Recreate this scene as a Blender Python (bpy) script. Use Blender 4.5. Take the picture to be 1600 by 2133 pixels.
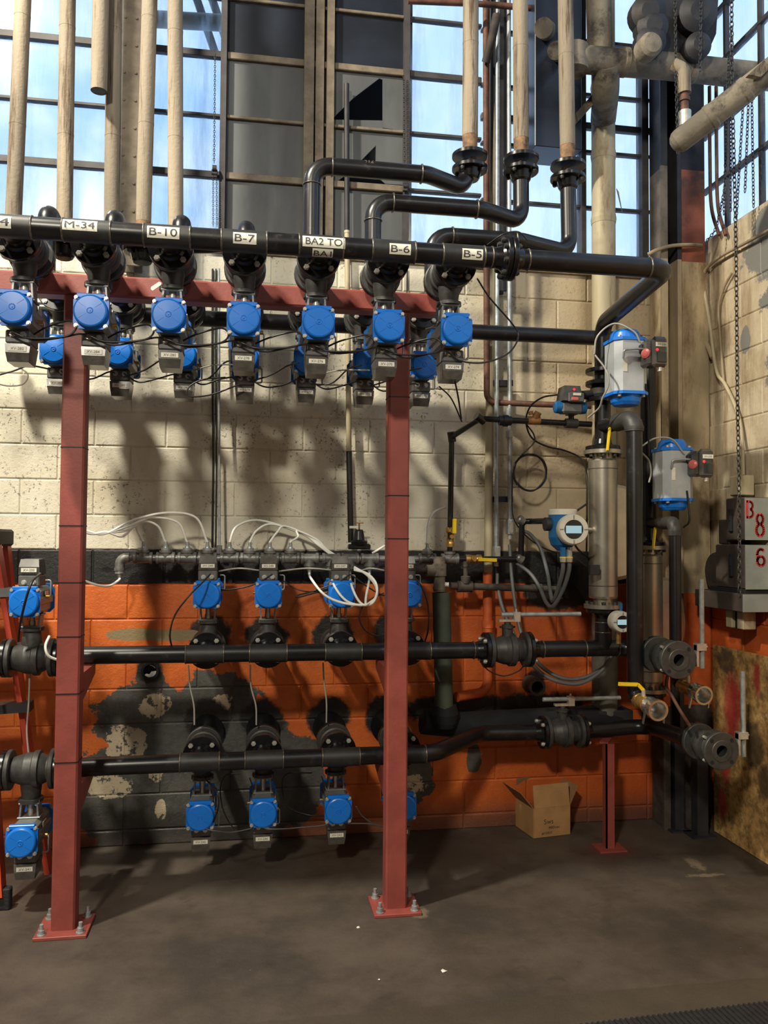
import bpy, bmesh, math, random
from mathutils import Vector, Matrix
random.seed(7)
V = Vector
for o in list(bpy.data.objects): bpy.data.objects.remove(o, do_unlink=True)
scene = bpy.context.scene
COL = scene.collection

# ------------------------------------------------------------------ camera
FPX, CX, CY, EYE = 1700.0, 800.0, 1066.5, 1.75
YAW, PITCH, ROLL = math.radians(9.2), math.radians(2.05), math.radians(0.4)
_f = V((math.sin(YAW)*math.cos(PITCH), math.cos(YAW)*math.cos(PITCH), math.sin(PITCH)))
_r0 = V((math.cos(YAW), -math.sin(YAW), 0)); _u0 = _r0.cross(_f)
_r = _r0*math.cos(ROLL) + _u0*math.sin(ROLL); _u = -_r0*math.sin(ROLL) + _u0*math.cos(ROLL)
cd = bpy.data.cameras.new('camera'); cam = bpy.data.objects.new('camera', cd); COL.objects.link(cam)
cd.sensor_fit = 'HORIZONTAL'; cd.sensor_width = 36.0; cd.lens = 36.0*FPX/1600.0
cd.clip_start = 0.05; cd.clip_end = 200
cam.matrix_world = Matrix(((_r.x, _u.x, -_f.x, 0), (_r.y, _u.y, -_f.y, 0), (_r.z, _u.z, -_f.z, EYE), (0, 0, 0, 1)))
scene.camera = cam
EYEV = V((0, 0, EYE))
def ray(x, y): return _f + _r*((x-CX)/FPX) - _u*((y-CY)/FPX)
def P(x, y, Y):                     # photo point at real depth Y (metres from the camera towards the back wall)
    d = ray(x, y); return EYEV + d*(Y/d.y)
def PX(x, y, X): d = ray(x, y); return EYEV + d*(X/d.x)
def PF(x, y, z=0.0): d = ray(x, y); return EYEV + d*((z-EYE)/d.z)

# ------------------------------------------------------------------ world, lamps, exposure
w = bpy.data.worlds.new('sky'); scene.world = w; w.use_nodes = True
nt = w.node_tree; bg = nt.nodes['Background']
bg.inputs['Color'].default_value = (0.54, 0.72, 1.0, 1); bg.inputs['Strength'].default_value = 1.5
def lamp(name, loc, target, power, size, col=(1, .80, .55), spread=math.pi):
    l = bpy.data.lights.new(name, 'AREA'); l.shape = 'DISK'; l.size = size; l.energy = power; l.color = col; l.spread = spread
    o = bpy.data.objects.new(name, l); COL.objects.link(o); o.location = loc
    o.rotation_euler = (V(target)-V(loc)).to_track_quat('-Z', 'Y').to_euler()
    return o
WARM = (1, .915, .75)
lamp('high_bay_lamp', (-2.6, 2.3, 6.6), (-.2, 4.4, 1.2), 530, 0.28, WARM)
lamp('fill_lamp_far', (-2.4, -2.8, 5.8), (0.3, 4.8, 1.5), 270, 0.6, WARM, math.radians(150))  # added soft fill from the camera side for the front faces
lamp('fill_lamp_right', (1.9, -1.5, 5.8), (1.9, 4.4, 1.2), 22, 0.5, WARM, math.radians(150))  # added weak fill for the right-hand side
scene.view_settings.view_transform = 'Standard'; scene.view_settings.look = 'None'
scene.view_settings.exposure = 0.0; scene.view_settings.gamma = 1.0; scene.view_settings.use_curve_mapping = False

# ------------------------------------------------------------------ materials
def _n(nt, t, **kw):
    n = nt.nodes.new(t)
    for k, v in kw.items(): setattr(n, k, v)
    return n
def _math(nt, op, a, b=None, c=None, clamp=False):
    n = nt.nodes.new('ShaderNodeMath'); n.operation = op; n.use_clamp = clamp
    for i, v in enumerate((a, b, c)):
        if v is None: continue
        if isinstance(v, (int, float)): n.inputs[i].default_value = v
        else: nt.links.new(v, n.inputs[i])
    return n.outputs[0]
def _mix(nt, f, a, b):
    n = nt.nodes.new('ShaderNodeMix'); n.data_type = 'RGBA'
    for i, v in ((0, f), (6, a), (7, b)):
        if isinstance(v, (int, float)): n.inputs[i].default_value = v
        elif isinstance(v, (tuple, list)): n.inputs[i].default_value = (*v[:3], 1)
        else: nt.links.new(v, n.inputs[i])
    return n.outputs[2]
def _ramp(nt, x, lo, hi):           # smooth 0..1
    n = nt.nodes.new('ShaderNodeMapRange'); n.interpolation_type = 'SMOOTHSTEP'
    nt.links.new(x, n.inputs[0]); n.inputs[1].default_value = lo; n.inputs[2].default_value = hi
    return n.outputs[0]
def _noise(nt, co, scale, detail=4, rough=.6, stretch=None):
    if stretch:
        m = nt.nodes.new('ShaderNodeMapping'); m.inputs['Scale'].default_value = stretch
        nt.links.new(co, m.inputs[0]); co = m.outputs[0]
    n = nt.nodes.new('ShaderNodeTexNoise'); n.inputs['Scale'].default_value = scale
    n.inputs['Detail'].default_value = detail; n.inputs['Roughness'].default_value = rough
    nt.links.new(co, n.inputs['Vector']); return n.outputs['Fac']
MATS = {}
def mat(name, col, rough=.5, metal=0.0, var=.15, scale=9.0, col2=None, lo=.55, hi=.7, sc2=5.0, st=None, bump=0.0, bsc=60.0, spec=.5, coat=0.0):
    m = bpy.data.materials.new(name); m.use_nodes = True; nt = m.node_tree
    b = nt.nodes['Principled BSDF']; b.inputs['Roughness'].default_value = rough; b.inputs['Metallic'].default_value = metal
    b.inputs['Specular IOR Level'].default_value = spec; b.inputs['Coat Weight'].default_value = coat
    co = _n(nt, 'ShaderNodeNewGeometry').outputs['Position']
    f = _noise(nt, co, scale, stretch=st)
    c = _mix(nt, _ramp(nt, f, .3, .7), tuple(x*(1-var) for x in col), tuple(min(1, x*(1+var)) for x in col))
    if col2:
        g = _noise(nt, co, sc2, 6, .7, stretch=st)
        c = _mix(nt, _ramp(nt, g, lo, hi), c, col2)
    nt.links.new(c, b.inputs['Base Color'])
    if bump:
        bn = nt.nodes.new('ShaderNodeBump'); bn.inputs['Strength'].default_value = bump; bn.inputs['Distance'].default_value = .01
        nt.links.new(_noise(nt, co, bsc, 5), bn.inputs['Height']); nt.links.new(bn.outputs[0], b.inputs['Normal'])
    MATS[name] = m; return m
mat('black_pipe', (.008, .008, .0095), .32, 0, .3, 14, (.04, .038, .035), .56, .74, 15, spec=.45)
mat('tee_black', (.018, .018, .018), .5, 0, .3, 20, (.04, .038, .034), .58, .8, 14)
mat('black_gloss', (.006, .006, .007), .24, 0, .3, 20, spec=.45)
mat('cast_grey', (.05, .05, .048), .5, .3, .25, 25, (.09, .085, .07), .6, .8, 20)
mat('weld', (.16, .14, .11), .35, .7, .4, 60)
mat('blue', (.005, .165, .65), .33, 0, .06, 6, spec=.5)
mat('alu', (.21, .22, .22), .42, .35, .12, 12)
mat('alu_light', (.42, .45, .48), .4, .2, .08, 12)
mat('steel', (.52, .50, .45), .35, .5, .15, 30)
mat('galv', (.36, .39, .40), .4, .5, .2, 25)
mat('fitting', (.19, .19, .18), .4, .5, .3, 30, (.24, .22, .18), .6, .8, 25)
mat('stainless', (.40, .37, .31), .34, .85, .12, 5, (.30, .26, .2), .55, .8, 7)
mat('smoke', (.055, .052, .046), .25, 0, .3, 18, spec=.6)
mat('smoke_clear', (.085, .08, .07), .2, 0, .25, 22, spec=.6)
mat('box_grey', (.10, .10, .098), .5, .1, .2, 15)
mat('label', (.72, .70, .60), .5, 0, .06, 30)
mat('ink', (.03, .03, .03), .6, 0, .1)
mat('red_steel', (.24, .052, .040), .5, 0, .14, 7, (.30, .075, .058), .6, .85, 4, bump=.08, bsc=90)
mat('insul', (.25, .208, .15), .8, 0, .3, 7, (.085, .052, .03), .50, .66, 26, (1, 1, .07), .25, 50)
mat('insul_dirty', (.19, .165, .125), .85, 0, .3, 6, (.045, .038, .035), .5, .68, 5, None, .5, 25)
mat('insul_burnt', (.22, .13, .07), .8, 0, .4, 25, (.06, .04, .03), .5, .7, 20)
mat('tube_white', (.85, .86, .80), .35, 0, .06)
mat('tube_clear', (.34, .33, .29), .3, 0, .1)
mat('cable', (.012, .012, .013), .4, 0, .2)
mat('flex_grey', (.11, .115, .12), .5, 0, .15)
mat('chrome', (.62, .61, .57), .22, .95, .12, 30)
mat('brass', (.48, .29, .09), .35, .75, .25, 30)
mat('bronze', (.30, .16, .06), .45, .6, .3, 30)
mat('yellow', (.80, .56, .01), .4, 0, .08)
mat('rust_pipe', (.115, .048, .03), .65, .1, .35, 16, (.06, .03, .022), .5, .7, 10)
mat('tan_steel', (.32, .25, .165), .65, 0, .25, 7, (.13, .075, .04), .56, .75, 5, (1, 1, .3))
mat('cream_pipe', (.42, .36, .235), .55, 0, .14, 8, (.20, .12, .06), .54, .74, 9, (1, 1, .2))
mat('faded_red', (.25, .075, .04), .7, 0, .3, 6, (.09, .05, .035), .48, .68, 5)
mat('column_paint', (.38, .30, .185), .7, 0, .25, 5, (.15, .088, .045), .47, .72, 6, (1, 1, .3))
mat('drain_grey', (.12, .115, .095), .6, 0, .2, 8, (.06, .05, .04), .5, .7, 6)
mat('dark_steel', (.026, .026, .03), .6, .2, .3, 9, (.05, .036, .03), .55, .75, 6)
mat('frame_tan', (.15, .12, .085), .7, 0, .3, 9, (.10, .055, .035), .55, .75, 8)
mat('frame_dark', (.045, .04, .042), .65, 0, .3, 9)
mat('orange_pipe', (.50, .095, .02), .55, 0, .2, 9, (.08, .04, .02), .62, .8, 6)
mat('green_wrap', (.055, .068, .05), .7, 0, .2, 9, (.10, .08, .04), .6, .8, 5)
mat('dirty_pipe', (.05, .04, .032), .75, 0, .4, 15)
mat('cardboard', (.34, .19, .075), .8, 0, .12, 9)
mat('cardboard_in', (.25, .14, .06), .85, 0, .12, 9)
mat('ladder_red', (.42, .05, .025), .5, 0, .12, 9)
mat('ladder_orange', (.56, .075, .025), .45, 0, .1, 9)
mat('rubber', (.012, .012, .013), .7, 0, .3, 40, bump=.5, bsc=120)
mat('panel_grey', (.23, .25, .235), .5, .1, .15, 6, (.14, .13, .11), .6, .8, 5)
mat('panel_shaded', (.048, .036, .03), .65, 0, .3, 7, (.03, .025, .02), .5, .7, 5)  # dark brown casing colour, with the shade on the box sides painted in
mat('stencil_red', (.55, .03, .035), .6, 0, .2, 20)
mat('housing_white', (.62, .60, .52), .4, 0, .06)
mat('blue_housing', (.010, .115, .31), .3, 0, .08)
mat('glass_dark', (.02, .024, .024), .12, 0, .1, spec=.6)
mat('pink', (.55, .12, .11), .35, 0, .15)
mat('grey_pane', (.075, .082, .085), .55, 0, .25, 3, (.05, .055, .06), .5, .75, 4, (1, 1, .3))
mat('dark_pane', (.012, .016, .026), .35, 0, .3, 3)
mat('void', (.006, .007, .009), .9, 0, .2)
mat('brick_dust', (.30, .24, .16), .85, 0, .3, 20)
mat('chain', (.05, .05, .05), .5, .6, .3, 30)
mat('shell', (.30, .26, .2), .9, 0, .2, 2)
mat('ceiling', (.10, .095, .09), .9, 0, .2, 2)
mat('red_glow', (.6, .02, .02), .3)
def emit(name, col, s, base=(.02, .02, .02)):
    m = bpy.data.materials.new(name); m.use_nodes = True; b = m.node_tree.nodes['Principled BSDF']
    b.inputs['Base Color'].default_value = (*base, 1); b.inputs['Emission Color'].default_value = (*col, 1); b.inputs['Emission Strength'].default_value = s
    MATS[name] = m
emit('lcd', (.42, .66, .72), .75); emit('led_red', (1, .02, .03), 1.6)
# window glass: see-through, grimy in streaks
m = bpy.data.materials.new('window_glass'); m.use_nodes = True; nt = m.node_tree; nt.nodes.remove(nt.nodes['Principled BSDF'])
co = _n(nt, 'ShaderNodeNewGeometry').outputs['Position']
tr = _n(nt, 'ShaderNodeBsdfTransparent'); di = _n(nt, 'ShaderNodeBsdfTranslucent'); gl = _n(nt, 'ShaderNodeBsdfGlossy')
s1 = _ramp(nt, _noise(nt, co, 9, 5, .65, (1, 1, .12)), .42, .78); s2 = _ramp(nt, _noise(nt, co, 2.2, 3), .35, .7)
nt.links.new(_mix(nt, s2, (.99, 1, 1), (.88, .94, .99)), tr.inputs[0]); di.inputs[0].default_value = (.80, .88, .95, 1)
gl.inputs['Roughness'].default_value = .15; gl.inputs[0].default_value = (.8, .8, .8, 1)
mx = _n(nt, 'ShaderNodeMixShader'); nt.links.new(_math(nt, 'MULTIPLY', s1, .3), mx.inputs[0]); nt.links.new(tr.outputs[0], mx.inputs[1]); nt.links.new(di.outputs[0], mx.inputs[2])
mx2 = _n(nt, 'ShaderNodeMixShader'); mx2.inputs[0].default_value = .05; nt.links.new(mx.outputs[0], mx2.inputs[1]); nt.links.new(gl.outputs[0], mx2.inputs[2])
nt.links.new(mx2.outputs[0], nt.nodes['Material Output'].inputs[0]); MATS['window_glass'] = m

# ------------------------------------------------------------------ mesh builder
def frame(a):
    a = V(a).normalized(); h = V((0, 0, 1)) if abs(a.z) < .9 else V((1, 0, 0))
    x = h.cross(a).normalized(); return x, a.cross(x), a
def fillet(pts, R, k=6):
    pts = [V(p) for p in pts]
    if R <= 0 or len(pts) < 3: return pts
    out = [pts[0]]
    for i in range(1, len(pts)-1):
        a, b, c = pts[i-1], pts[i], pts[i+1]; u = (a-b); v = (c-b); lu, lv = u.length, v.length
        u.normalize(); v.normalize(); th = math.pi - u.angle(v)
        if th < .02: out.append(b); continue
        d = min(R*math.tan(th/2), lu*.49 if i > 1 else lu*.98, lv*.49 if i < len(pts)-2 else lv*.98)
        r = d/math.tan(th/2); n = (u+v).normalized(); ctr = b + n*(r/math.cos(th/2))
        s = b+u*d-ctr; e = b+v*d-ctr
        for j in range(k+1):
            t = j/k; q = s*(math.sin((1-t)*th)/math.sin(th))+e*(math.sin(t*th)/math.sin(th))
            out.append(ctr+q)
    out.append(pts[-1]); return out
def spline(pts, n=8):
    pts = [V(p) for p in pts]; q = [pts[0]*2-pts[1]]+pts+[pts[-1]*2-pts[-2]]; out = []
    for i in range(1, len(q)-2):
        a, b, c, d = q[i-1:i+3]
        for j in range(n):
            t = j/n; out.append(.5*((2*b)+(c-a)*t+(2*a-5*b+4*c-d)*t*t+(3*b-a-3*c+d)*t**3))
    return out+[pts[-1]]
TXT = {}
def text_geo(s, off=0.0):
    key = (s, off)
    if key in TXT: return TXT[key]
    cu = bpy.data.curves.new('t', 'FONT'); cu.body = s; cu.size = 1; cu.offset = off; o = bpy.data.objects.new('t', cu); COL.objects.link(o)
    dg = bpy.context.evaluated_depsgraph_get(); dg.update(); me = bpy.data.meshes.new_from_object(o.evaluated_get(dg))
    bm = bmesh.new(); bm.from_mesh(me); ym = [v.co.y for v in bm.verts]
    for k in range(1, 9):
        bmesh.ops.bisect_plane(bm, geom=bm.verts[:]+bm.edges[:]+bm.faces[:], plane_co=(0, min(ym)+(max(ym)-min(ym))*k/9, 0), plane_no=(0, 1, 0))
    bm.to_mesh(me); bm.free()
    vs = [v.co.copy() for v in me.vertices]; fs = [tuple(p.vertices) for p in me.polygons]
    bpy.data.objects.remove(o, do_unlink=True); bpy.data.curves.remove(cu); bpy.data.meshes.remove(me)
    x0 = min(v.x for v in vs); x1 = max(v.x for v in vs); y0 = min(v.y for v in vs); y1 = max(v.y for v in vs)
    TXT[key] = ([((v.x-x0)/(x1-x0)-.5, (v.y-y0)/(y1-y0)-.5) for v in vs], fs); return TXT[key]
class MB:
    def __init__(s): s.v = []; s.f = []; s.sm = []
    def add(s, vs, fs, smooth=False):
        n = len(s.v); s.v += [V(v) for v in vs]; s.f += [tuple(i+n for i in f) for f in fs]; s.sm += [smooth]*len(fs); return s
    def sweep(s, pts, r, n=12, caps=True, r1=None):
        pts = [V(p) for p in pts]; m = len(pts); T = []
        for i in range(m): T.append(((pts[min(i+1, m-1)]-pts[max(i-1, 0)])).normalized())
        x, y, _ = frame(T[0]); vs = []; fs = []
        for i in range(m):
            if i: q = T[i-1].rotation_difference(T[i]); x = q @ x
            x = (x-T[i]*x.dot(T[i])).normalized(); y = T[i].cross(x)
            rr = r if r1 is None else r+(r1-r)*i/(m-1)
            vs += [pts[i]+x*(rr*math.cos(2*math.pi*k/n))+y*(rr*math.sin(2*math.pi*k/n)) for k in range(n)]
        for i in range(m-1):
            for k in range(n): a = i*n+k; b = i*n+(k+1) % n; fs.append((a, b, b+n, a+n))
        s.add(vs, fs, True)
        if caps: s.add(vs[:n], [tuple(range(n-1, -1, -1))]); s.add(vs[-n:], [tuple(range(n))])
        return s
    def tube(s, pts, r, R=0, n=14, caps=True): return s.sweep(fillet(pts, R), r, n, caps)
    def hose(s, pts, r, n=7, k=7): return s.sweep(spline(pts, k), r, n)
    def cyl(s, a, b, r, n=16, r1=None, caps=True): return s.sweep([a, b], r, n, caps, r1)
    def lathe(s, prof, o=(0, 0, 0), ax=(0, 0, 1), n=20, smooth=False, caps=True):
        x, y, a = frame(ax); o = V(o)
        ring = lambda h, r: [o+a*h+x*(r*math.cos(2*math.pi*k/n))+y*(r*math.sin(2*math.pi*k/n)) for k in range(n)]
        for (h0, r0), (h1, r1) in zip(prof, prof[1:]):
            s.add(ring(h0, max(r0, 1e-4))+ring(h1, max(r1, 1e-4)), [(k, (k+1) % n, n+(k+1) % n, n+k) for k in range(n)], True)
        if caps:
            if prof[0][1] > 1e-3: s.add(ring(*prof[0]), [tuple(range(n-1, -1, -1))])
            if prof[-1][1] > 1e-3: s.add(ring(*prof[-1]), [tuple(range(n))])
        return s
    def torus(s, c, ax, R, r, n=20, k=8):
        x, y, a = frame(ax); c = V(c); vs = []
        for i in range(n):
            d = x*math.cos(2*math.pi*i/n)+y*math.sin(2*math.pi*i/n)
            vs += [c+d*(R+r*math.cos(2*math.pi*j/k))+a*(r*math.sin(2*math.pi*j/k)) for j in range(k)]
        return s.add(vs, [(i*k+j, ((i+1) % n)*k+j, ((i+1) % n)*k+(j+1) % k, i*k+(j+1) % k) for i in range(n) for j in range(k)], True)
    def hull(s, pts):
        bm = bmesh.new()
        for p in pts: bm.verts.new(p)
        r = bmesh.ops.convex_hull(bm, input=bm.verts)
        bmesh.ops.delete(bm, geom=[g for g in r['geom_interior'] if isinstance(g, bmesh.types.BMVert)], context='VERTS')
        bmesh.ops.dissolve_limit(bm, angle_limit=.01, verts=bm.verts, edges=bm.edges)
        bm.verts.index_update(); s.add([v.co.copy() for v in bm.verts], [tuple(v.index for v in f.verts) for f in bm.faces]); bm.free(); return s
    def box(s, c, d, b=0.0, rot=None):
        c = V(c); h = [x/2 for x in d]; pts = []
        for i in (-1, 1):
            for j in (-1, 1):
                for k in (-1, 1):
                    if b: pts += [(i*(h[0]-b), j*(h[1]-b), k*h[2]), (i*(h[0]-b), j*h[1], k*(h[2]-b)), (i*h[0], j*(h[1]-b), k*(h[2]-b))]
                    else: pts.append((i*h[0], j*h[1], k*h[2]))
        pts = [(rot @ V(p) if rot else V(p))+c for p in pts]
        if b: return s.hull(pts)
        return s.add(pts, [(0, 1, 3, 2), (4, 6, 7, 5), (0, 4, 5, 1), (2, 3, 7, 6), (0, 2, 6, 4), (1, 5, 7, 3)])
    def bb(s, a, b, bev=0.0): a = V(a); b = V(b); return s.box((a+b)/2, [abs(x) for x in (b-a)], bev)
    def beam(s, a, b, w, h, up=(0, 0, 1)):
        a = V(a); b = V(b); t = (b-a).normalized(); x = t.cross(V(up)).normalized(); y = x.cross(t); pts = []
        for p in (a, b): pts += [p+x*(i*w/2)+y*(j*h/2) for i, j in ((-1, -1), (1, -1), (1, 1), (-1, 1))]
        return s.add(pts, [(3, 2, 1, 0), (4, 5, 6, 7), (0, 1, 5, 4), (1, 2, 6, 5), (2, 3, 7, 6), (3, 0, 4, 7)])
    def prism(s, poly, d):             # poly: list of 3-D points, d: extrusion vector
        p = [V(q) for q in poly]; d = V(d); n = len(p)
        nrm = V((0, 0, 0))
        for i in range(n): nrm += p[i].cross(p[(i+1) % n])
        if nrm.dot(d) > 0: p.reverse()
        return s.add(p+[q+d for q in p], [tuple(range(n)), tuple(range(2*n-1, n-1, -1))]+[(i, n+i, n+(i+1) % n, (i+1) % n) for i in range(n)])
    def text(s, t, w, h, fn, off=0.0):          # fn(u,v) -> 3-D point
        vs, fs = text_geo(t, off); return s.add([fn(u*w, v*h) for u, v in vs], fs)
    def mesh(s, name, m, off=(0, 0, 0)):
        me = bpy.data.meshes.new(name); off = V(off); me.from_pydata([tuple(v-off) for v in s.v], [], s.f)
        me.polygons.foreach_set('use_smooth', s.sm); me.materials.append(MATS[m] if isinstance(m, str) else m); me.update(); return me
LOC = {}
def tagit(o, label=None, cat=None, group=None, kind=None):
    for k, v in (('label', label), ('category', cat), ('group', group), ('kind', kind)):
        if v: o[k] = v
    return o
def thing(name, label, cat, loc=(0, 0, 0), group=None, kind=None):
    o = bpy.data.objects.new(name, None); COL.objects.link(o); o.location = loc; o.empty_display_size = .05; LOC[o.name] = V(loc)
    return tagit(o, label, cat, group, kind)
def part(mb, name, m, par, label=None, kind=None):
    o = bpy.data.objects.new(name, mb.mesh(name, m, LOC[par.name])); COL.objects.link(o); o.parent = par; LOC[o.name] = LOC[par.name]
    if label: o['label'] = label
    if kind: o['kind'] = kind
    return o
def shared(me, name, par, loc, rot=None):     # a copy of a small piece, sharing its mesh
    o = bpy.data.objects.new(name, me); COL.objects.link(o); o.parent = par; o.location = V(loc)-LOC[par.name]
    if rot: o.rotation_euler = rot
    return o
def solo(mb, name, m, label=None, cat=None, group=None, kind=None):
    xs = [v.x for v in mb.v]; ys = [v.y for v in mb.v]; zs = [v.z for v in mb.v]
    loc = V(((min(xs)+max(xs))/2, (min(ys)+max(ys))/2, min(zs)))
    o = bpy.data.objects.new(name, mb.mesh(name, m, loc)); COL.objects.link(o); o.location = loc; LOC[o.name] = loc
    return tagit(o, label, cat, group, kind)
def copy_tree(o, par=None):
    c = o.copy(); COL.objects.link(c); c.parent = par
    for ch in list(o.children): copy_tree(ch, c)
    return c

# ================================================================== THE SETTING
WY = 4.90          # face of the back wall
RX = 2.85          # face of the right wall
mb = MB(); mb.bb((-5.2, -5.2, -.12), (3.1, 5.15, 0))
m = bpy.data.materials.new('floor_concrete'); m.use_nodes = True; nt = m.node_tree; b = nt.nodes['Principled BSDF']
co = _n(nt, 'ShaderNodeNewGeometry').outputs['Position']
c = _mix(nt, _ramp(nt, _noise(nt, co, 1.6, 6, .65), .35, .68), (.042, .033, .026), (.085, .068, .053))
c = _mix(nt, _math(nt, 'MULTIPLY', _ramp(nt, _noise(nt, co, 4.5, 6, .7), .56, .72), .6), c, (.028, .022, .018))
c = _mix(nt, _ramp(nt, _noise(nt, co, 38, 3, .7), .70, .78), c, (.17, .145, .115))
sp = _n(nt, 'ShaderNodeSeparateXYZ'); nt.links.new(co, sp.inputs[0]); X, Z = sp.outputs[0], sp.outputs[1]; nw = _noise(nt, co, 22, 8, .7)
def blob(cx, cz, rx, rz, wob=.45):      # 0 inside .. 1 outside, ragged edge
    dx = _math(nt, 'DIVIDE', _math(nt, 'SUBTRACT', X, cx), rx); dz = _math(nt, 'DIVIDE', _math(nt, 'SUBTRACT', Z, cz), rz)
    d = _math(nt, 'SQRT', _math(nt, 'ADD', _math(nt, 'MULTIPLY', dx, dx), _math(nt, 'MULTIPLY', dz, dz)))
    return _math(nt, 'ADD', d, _math(nt, 'MULTIPLY_ADD', nw, wob*2.4, -wob*1.2))
def union(bl):
    r = bl[0]
    for q in bl[1:]: r = _math(nt, 'MINIMUM', r, q)
    return r
q = PF(1272, 1770); c = _mix(nt, _math(nt, 'MULTIPLY', _ramp(nt, blob(q.x, q.y, .15, .12, .5), 1.3, .3), .5), c, (.15, .035, .03))
q = PF(1470, 1823); q2 = PF(1450, 1800); q3 = PF(872, 1900)
c = _mix(nt, _math(nt, 'MULTIPLY', _ramp(nt, union([blob(q.x, q.y, .10, .02, 1.4), blob(q2.x, q2.y, .035, .09, 1.4), blob(q3.x, q3.y, .04, .06, 1.2)]), 1.3, .5), .55), c, (.22, .17, .11))
qa, qb = PF(480, 2133), PF(1600, 2035); sl = (qb.y-qa.y)/(qb.x-qa.x)
ln = _math(nt, 'SUBTRACT', _math(nt, 'ADD', Z, _math(nt, 'MULTIPLY', nw, .03)), _math(nt, 'MULTIPLY_ADD', X, sl, qa.y-sl*qa.x+.015))
c = _mix(nt, _math(nt, 'MULTIPLY', _ramp(nt, ln, .006, -.006), .5), c, (.045, .036, .022))
nt.links.new(c, b.inputs['Base Color']); b.inputs['Roughness'].default_value = .55
nt.links.new(_math(nt, 'MULTIPLY_ADD', _noise(nt, co, 3, 5), .35, .38), b.inputs['Roughness'])
bn = nt.nodes.new('ShaderNodeBump'); bn.inputs['Strength'].default_value = .25; bn.inputs['Distance'].default_value = .01
nt.links.new(_noise(nt, co, 45, 6, .7), bn.inputs['Height']); nt.links.new(bn.outputs[0], b.inputs['Normal']); MATS['floor'] = m
solo(mb, 'floor', 'floor', kind='structure')

# painted block wall: cream above, one black course, orange below, worn patches
COURSES = [.09+.2*k for k in range(18)]
LOWV = [(-.229, 1.165), (.093, 1.165), (.484, 1.165), (.855, 1.165)]
LOW2V = [(-.24, .645), (.077, .645), (.465, .645), (.811, .645)]
m = bpy.data.materials.new('block_paint'); m.use_nodes = True; nt = m.node_tree; b = nt.nodes['Principled BSDF']
geo = _n(nt, 'ShaderNodeNewGeometry'); co = geo.outputs['Position']
sp = _n(nt, 'ShaderNodeSeparateXYZ'); nt.links.new(co, sp.inputs[0]); X, Z = sp.outputs[0], sp.outputs[2]
n1 = _noise(nt, co, 5, 6, .7); nw = _noise(nt, co, 8, 10, .72); n2 = _noise(nt, co, 14, 6, .7); n3 = _noise(nt, co, 2, 4)
nb = _math(nt, 'MULTIPLY_ADD', n2, .02, -.01)
Zn = _math(nt, 'ADD', Z, nb)
cream = _mix(nt, _ramp(nt, n3, .3, .7), (.62, .58, .45), (.70, .67, .56))
cream = _mix(nt, _math(nt, 'MULTIPLY', _ramp(nt, _noise(nt, co, 1.3, 5, .7, (1, 1, .4)), .5, .75), .55), cream, (.36, .29, .18))
pit = _ramp(nt, _noise(nt, co, 56, 3, .7), .588, .625)
pitmask = _ramp(nt, _noise(nt, co, 3.1, 4), .44, .6)
cream = _mix(nt, _math(nt, 'MULTIPLY', pit, _math(nt, 'MULTIPLY', pitmask, _math(nt, 'MULTIPLY_ADD', _ramp(nt, X, .6, 1.6), .25, .7))), cream, (.07, .05, .035))
dirt = _math(nt, 'MULTIPLY', _ramp(nt, _math(nt, 'MULTIPLY_ADD', n3, .8, X), 1.3, 2.5), .8)      # browner paint towards the corner
cream = _mix(nt, dirt, cream, (.38, .275, .15))
orange = _mix(nt, _ramp(nt, n1, .3, .72), (.62, .145, .018), (.50, .09, .013))
orange = _mix(nt, _math(nt, 'MULTIPLY', _ramp(nt, _noise(nt, co, 2.4, 6, .7), .55, .8), .6), orange, (.14, .035, .015))
orange = _mix(nt, _math(nt, 'MULTIPLY', _ramp(nt, X, 1.0, 2.0), .45), orange, (.26, .035, .012))
black = _mix(nt, _ramp(nt, _noise(nt, co, 40, 3), .68, .74), (.010, .010, .010), (.12, .11, .09))
c = _mix(nt, _ramp(nt, Zn, 1.690, 1.694), _mix(nt, _ramp(nt, Zn, 1.492, 1.497), orange, black), cream)
def blob(cx, cz, rx, rz, wob=.45):      # 0 inside .. 1 outside, ragged edge
    dx = _math(nt, 'DIVIDE', _math(nt, 'SUBTRACT', X, cx), rx); dz = _math(nt, 'DIVIDE', _math(nt, 'SUBTRACT', Z, cz), rz)
    d = _math(nt, 'SQRT', _math(nt, 'ADD', _math(nt, 'MULTIPLY', dx, dx), _math(nt, 'MULTIPLY', dz, dz)))
    return _math(nt, 'ADD', d, _math(nt, 'MULTIPLY_ADD', nw, wob*2.4, -wob*1.2))
def union(bl):
    r = bl[0]
    for q in bl[1:]: r = _math(nt, 'MINIMUM', r, q)
    return r
g = union([blob(-.60, .72, .27, .22), blob(-.20, .75, .26, .24), blob(-.52, .30, .52, .34), blob(-.03, .35, .33, .45), blob(-.57, .93, .08, .10), blob(1.36, .42, .05, .09), blob(.30, .33, .16, .26), blob(.96, .33, .15, .2)])
grey = _mix(nt, _ramp(nt, n2, .3, .7), (.05, .052, .046), (.085, .085, .075))
c = _mix(nt, _ramp(nt, g, 1.02, .98), c, grey)
g = union([blob(-.70, .58, .11, .12, .8), blob(-.80, .34, .13, .06, 1.0), blob(-.54, .79, .08, .07, 1.0), blob(-.16, .80, .05, .05, 1.2), blob(-.52, .4, .04, .04, 1.2), blob(.98, .28, .09, .06, 1), blob(-.5, .2, .03, .05, 1.2)])
c = _mix(nt, _math(nt, 'MULTIPLY', _ramp(nt, g, 1.02, .98), _ramp(nt, _noise(nt, co, 22, 8, .7), .42, .47)), c, (.50, .42, .29))
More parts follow.
